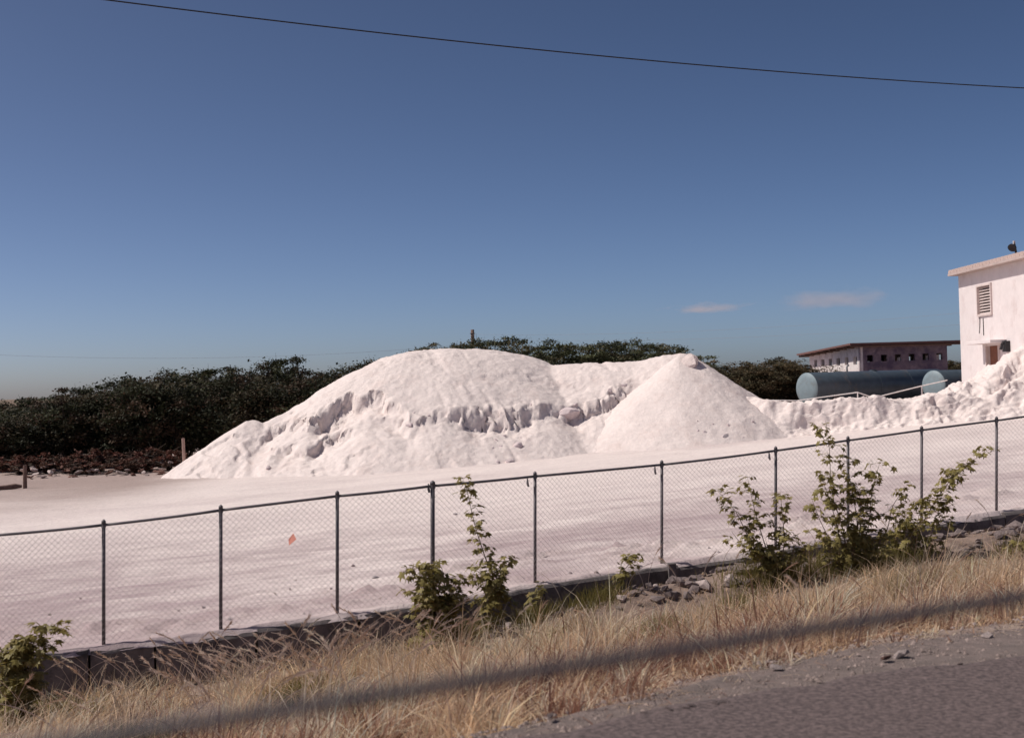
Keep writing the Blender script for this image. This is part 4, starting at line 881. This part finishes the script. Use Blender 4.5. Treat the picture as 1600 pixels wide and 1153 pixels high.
# ------------------------------------------------------------------ overhead wires
def wire(a, b, sag, r, m, label, name='overhead_cable', ext=(0, 0), group=None):
    pts = []
    for t_ in np.linspace(-ext[0], 1 + ext[1], 40):
        t_ = float(t_); p = a.lerp(b, t_); p.z -= sag * 4 * t_ * (1 - t_); pts.append(p)
    o_ = MB().tube([p - a for p in pts], r, 6).build(name, m, None, True); o_.location = a; return tag(o_, label, 'cable', group)
wire(P(380, 27, 17), P(1600, 138, 22), .10, .0095, M_wirecable, 'dark overhead cable slanting across the top of the sky', ext=(.9, .8))
pt_ = Vector((up_.x, up_.y, pz - .3))
for k_, (ye, dz_) in enumerate(((489, .0), (507, .3))):
    wire(pt_ + Vector((0, -.1, -dz_)), P(1502, ye, 60), .35, .0055, M_farwire, 'thin far wire running from the pole towards the tall building, %s of two' % ('upper', 'lower')[k_], 'far_wire', (0, .5))
wire(P(-60, 552, 74), pt_ + Vector((0, -.1, -.6)), .55, .0055, M_farwire, 'faint wire in the pale sky above the dark thicket', 'far_wire', (.4, 0))

# ------------------------------------------------------------------ horizontal rail close to the lens, out of focus
def at_z(px, py, z): v = P(px, py, 1) - EYE; return EYE + v * ((z - EYE.z) / v.z)
ra, rb = at_z(245, 1138, 2.85), at_z(1600, 932, 2.85); ra, rb = ra - (rb - ra) * .8, rb + (rb - ra) * 1.0
gr = empty('guard_cable', (ra.x, ra.y, 1.53)); tag(gr, 'blurred dark grey taut cable slanting across the dry grass', 'cable'); o = gr.location
MB().tube([ra - o, (ra + rb) / 2 - o, rb - o], .0040, 14).build('strand', M_rail, gr, True)
for q in (ra, rb): MB().tube([Vector((q.x, q.y, 1.5)) - o, q + Vector((0, 0, .03)) - o], .02, 12).build('post', M_rail, gr, True)

# ------------------------------------------------------------------ small clouds
def cloud(px, py, d, sx, sy, sz, dens, seed, label):
    bm = bmesh.new(); bmesh.ops.create_icosphere(bm, subdivisions=3, radius=1); me = bpy.data.meshes.new('cloud'); bm.to_mesh(me); bm.free()
    m = bpy.data.materials.new('cloud_vapour'); m.use_nodes = True; n = m.node_tree.nodes; l = m.node_tree.links; n.remove(n['Principled BSDF'])
    v = n.new('ShaderNodeVolumePrincipled'); v.inputs['Color'].default_value = (.98, .90, .91, 1); v.inputs['Anisotropy'].default_value = .35
    tc = n.new('ShaderNodeTexCoord'); ln = n.new('ShaderNodeVectorMath'); ln.operation = 'LENGTH'; l.new(tc.outputs['Object'], ln.inputs[0])
    mp = n.new('ShaderNodeMapping'); mp.inputs['Scale'].default_value = (2.6, 1.5, 1.1); mp.inputs['Location'].default_value = (seed, seed * .7, 0); l.new(tc.outputs['Object'], mp.inputs[0])
    nz = n.new('ShaderNodeTexNoise'); nz.inputs['Scale'].default_value = 1.3; nz.inputs['Detail'].default_value = 5; l.new(mp.outputs[0], nz.inputs['Vector'])
    a = n.new('ShaderNodeMapRange'); a.inputs[1].default_value = 1; a.inputs[2].default_value = .15; a.inputs[3].default_value = -.38; a.inputs[4].default_value = .25; l.new(ln.outputs['Value'], a.inputs[0])
    s = n.new('ShaderNodeMath'); s.operation = 'ADD'; l.new(nz.outputs[0], s.inputs[0]); l.new(a.outputs[0], s.inputs[1])
    c = n.new('ShaderNodeMapRange'); c.inputs[1].default_value = .45; c.inputs[2].default_value = .8; c.inputs[3].default_value = 0; c.inputs[4].default_value = dens; l.new(s.outputs[0], c.inputs[0])
    l.new(c.outputs[0], v.inputs['Density']); l.new(v.outputs[0], n['Material Output'].inputs['Volume'])
    o_ = obj('cloud', me, m); o_.location = P(px, py, d); o_.scale = (sx, sy, sz); o_.rotation_euler = (0, -ROLL, 0); tag(o_, label, 'cloud')
cloud(1106, 481, 4000, 230, 110, 30, .0105, 3.0, 'small thin lens of cloud low above the brownish scrub')
cloud(1304, 467, 4000, 310, 130, 58, .0075, 8.0, 'wider wispy cloud high above the shed roof')
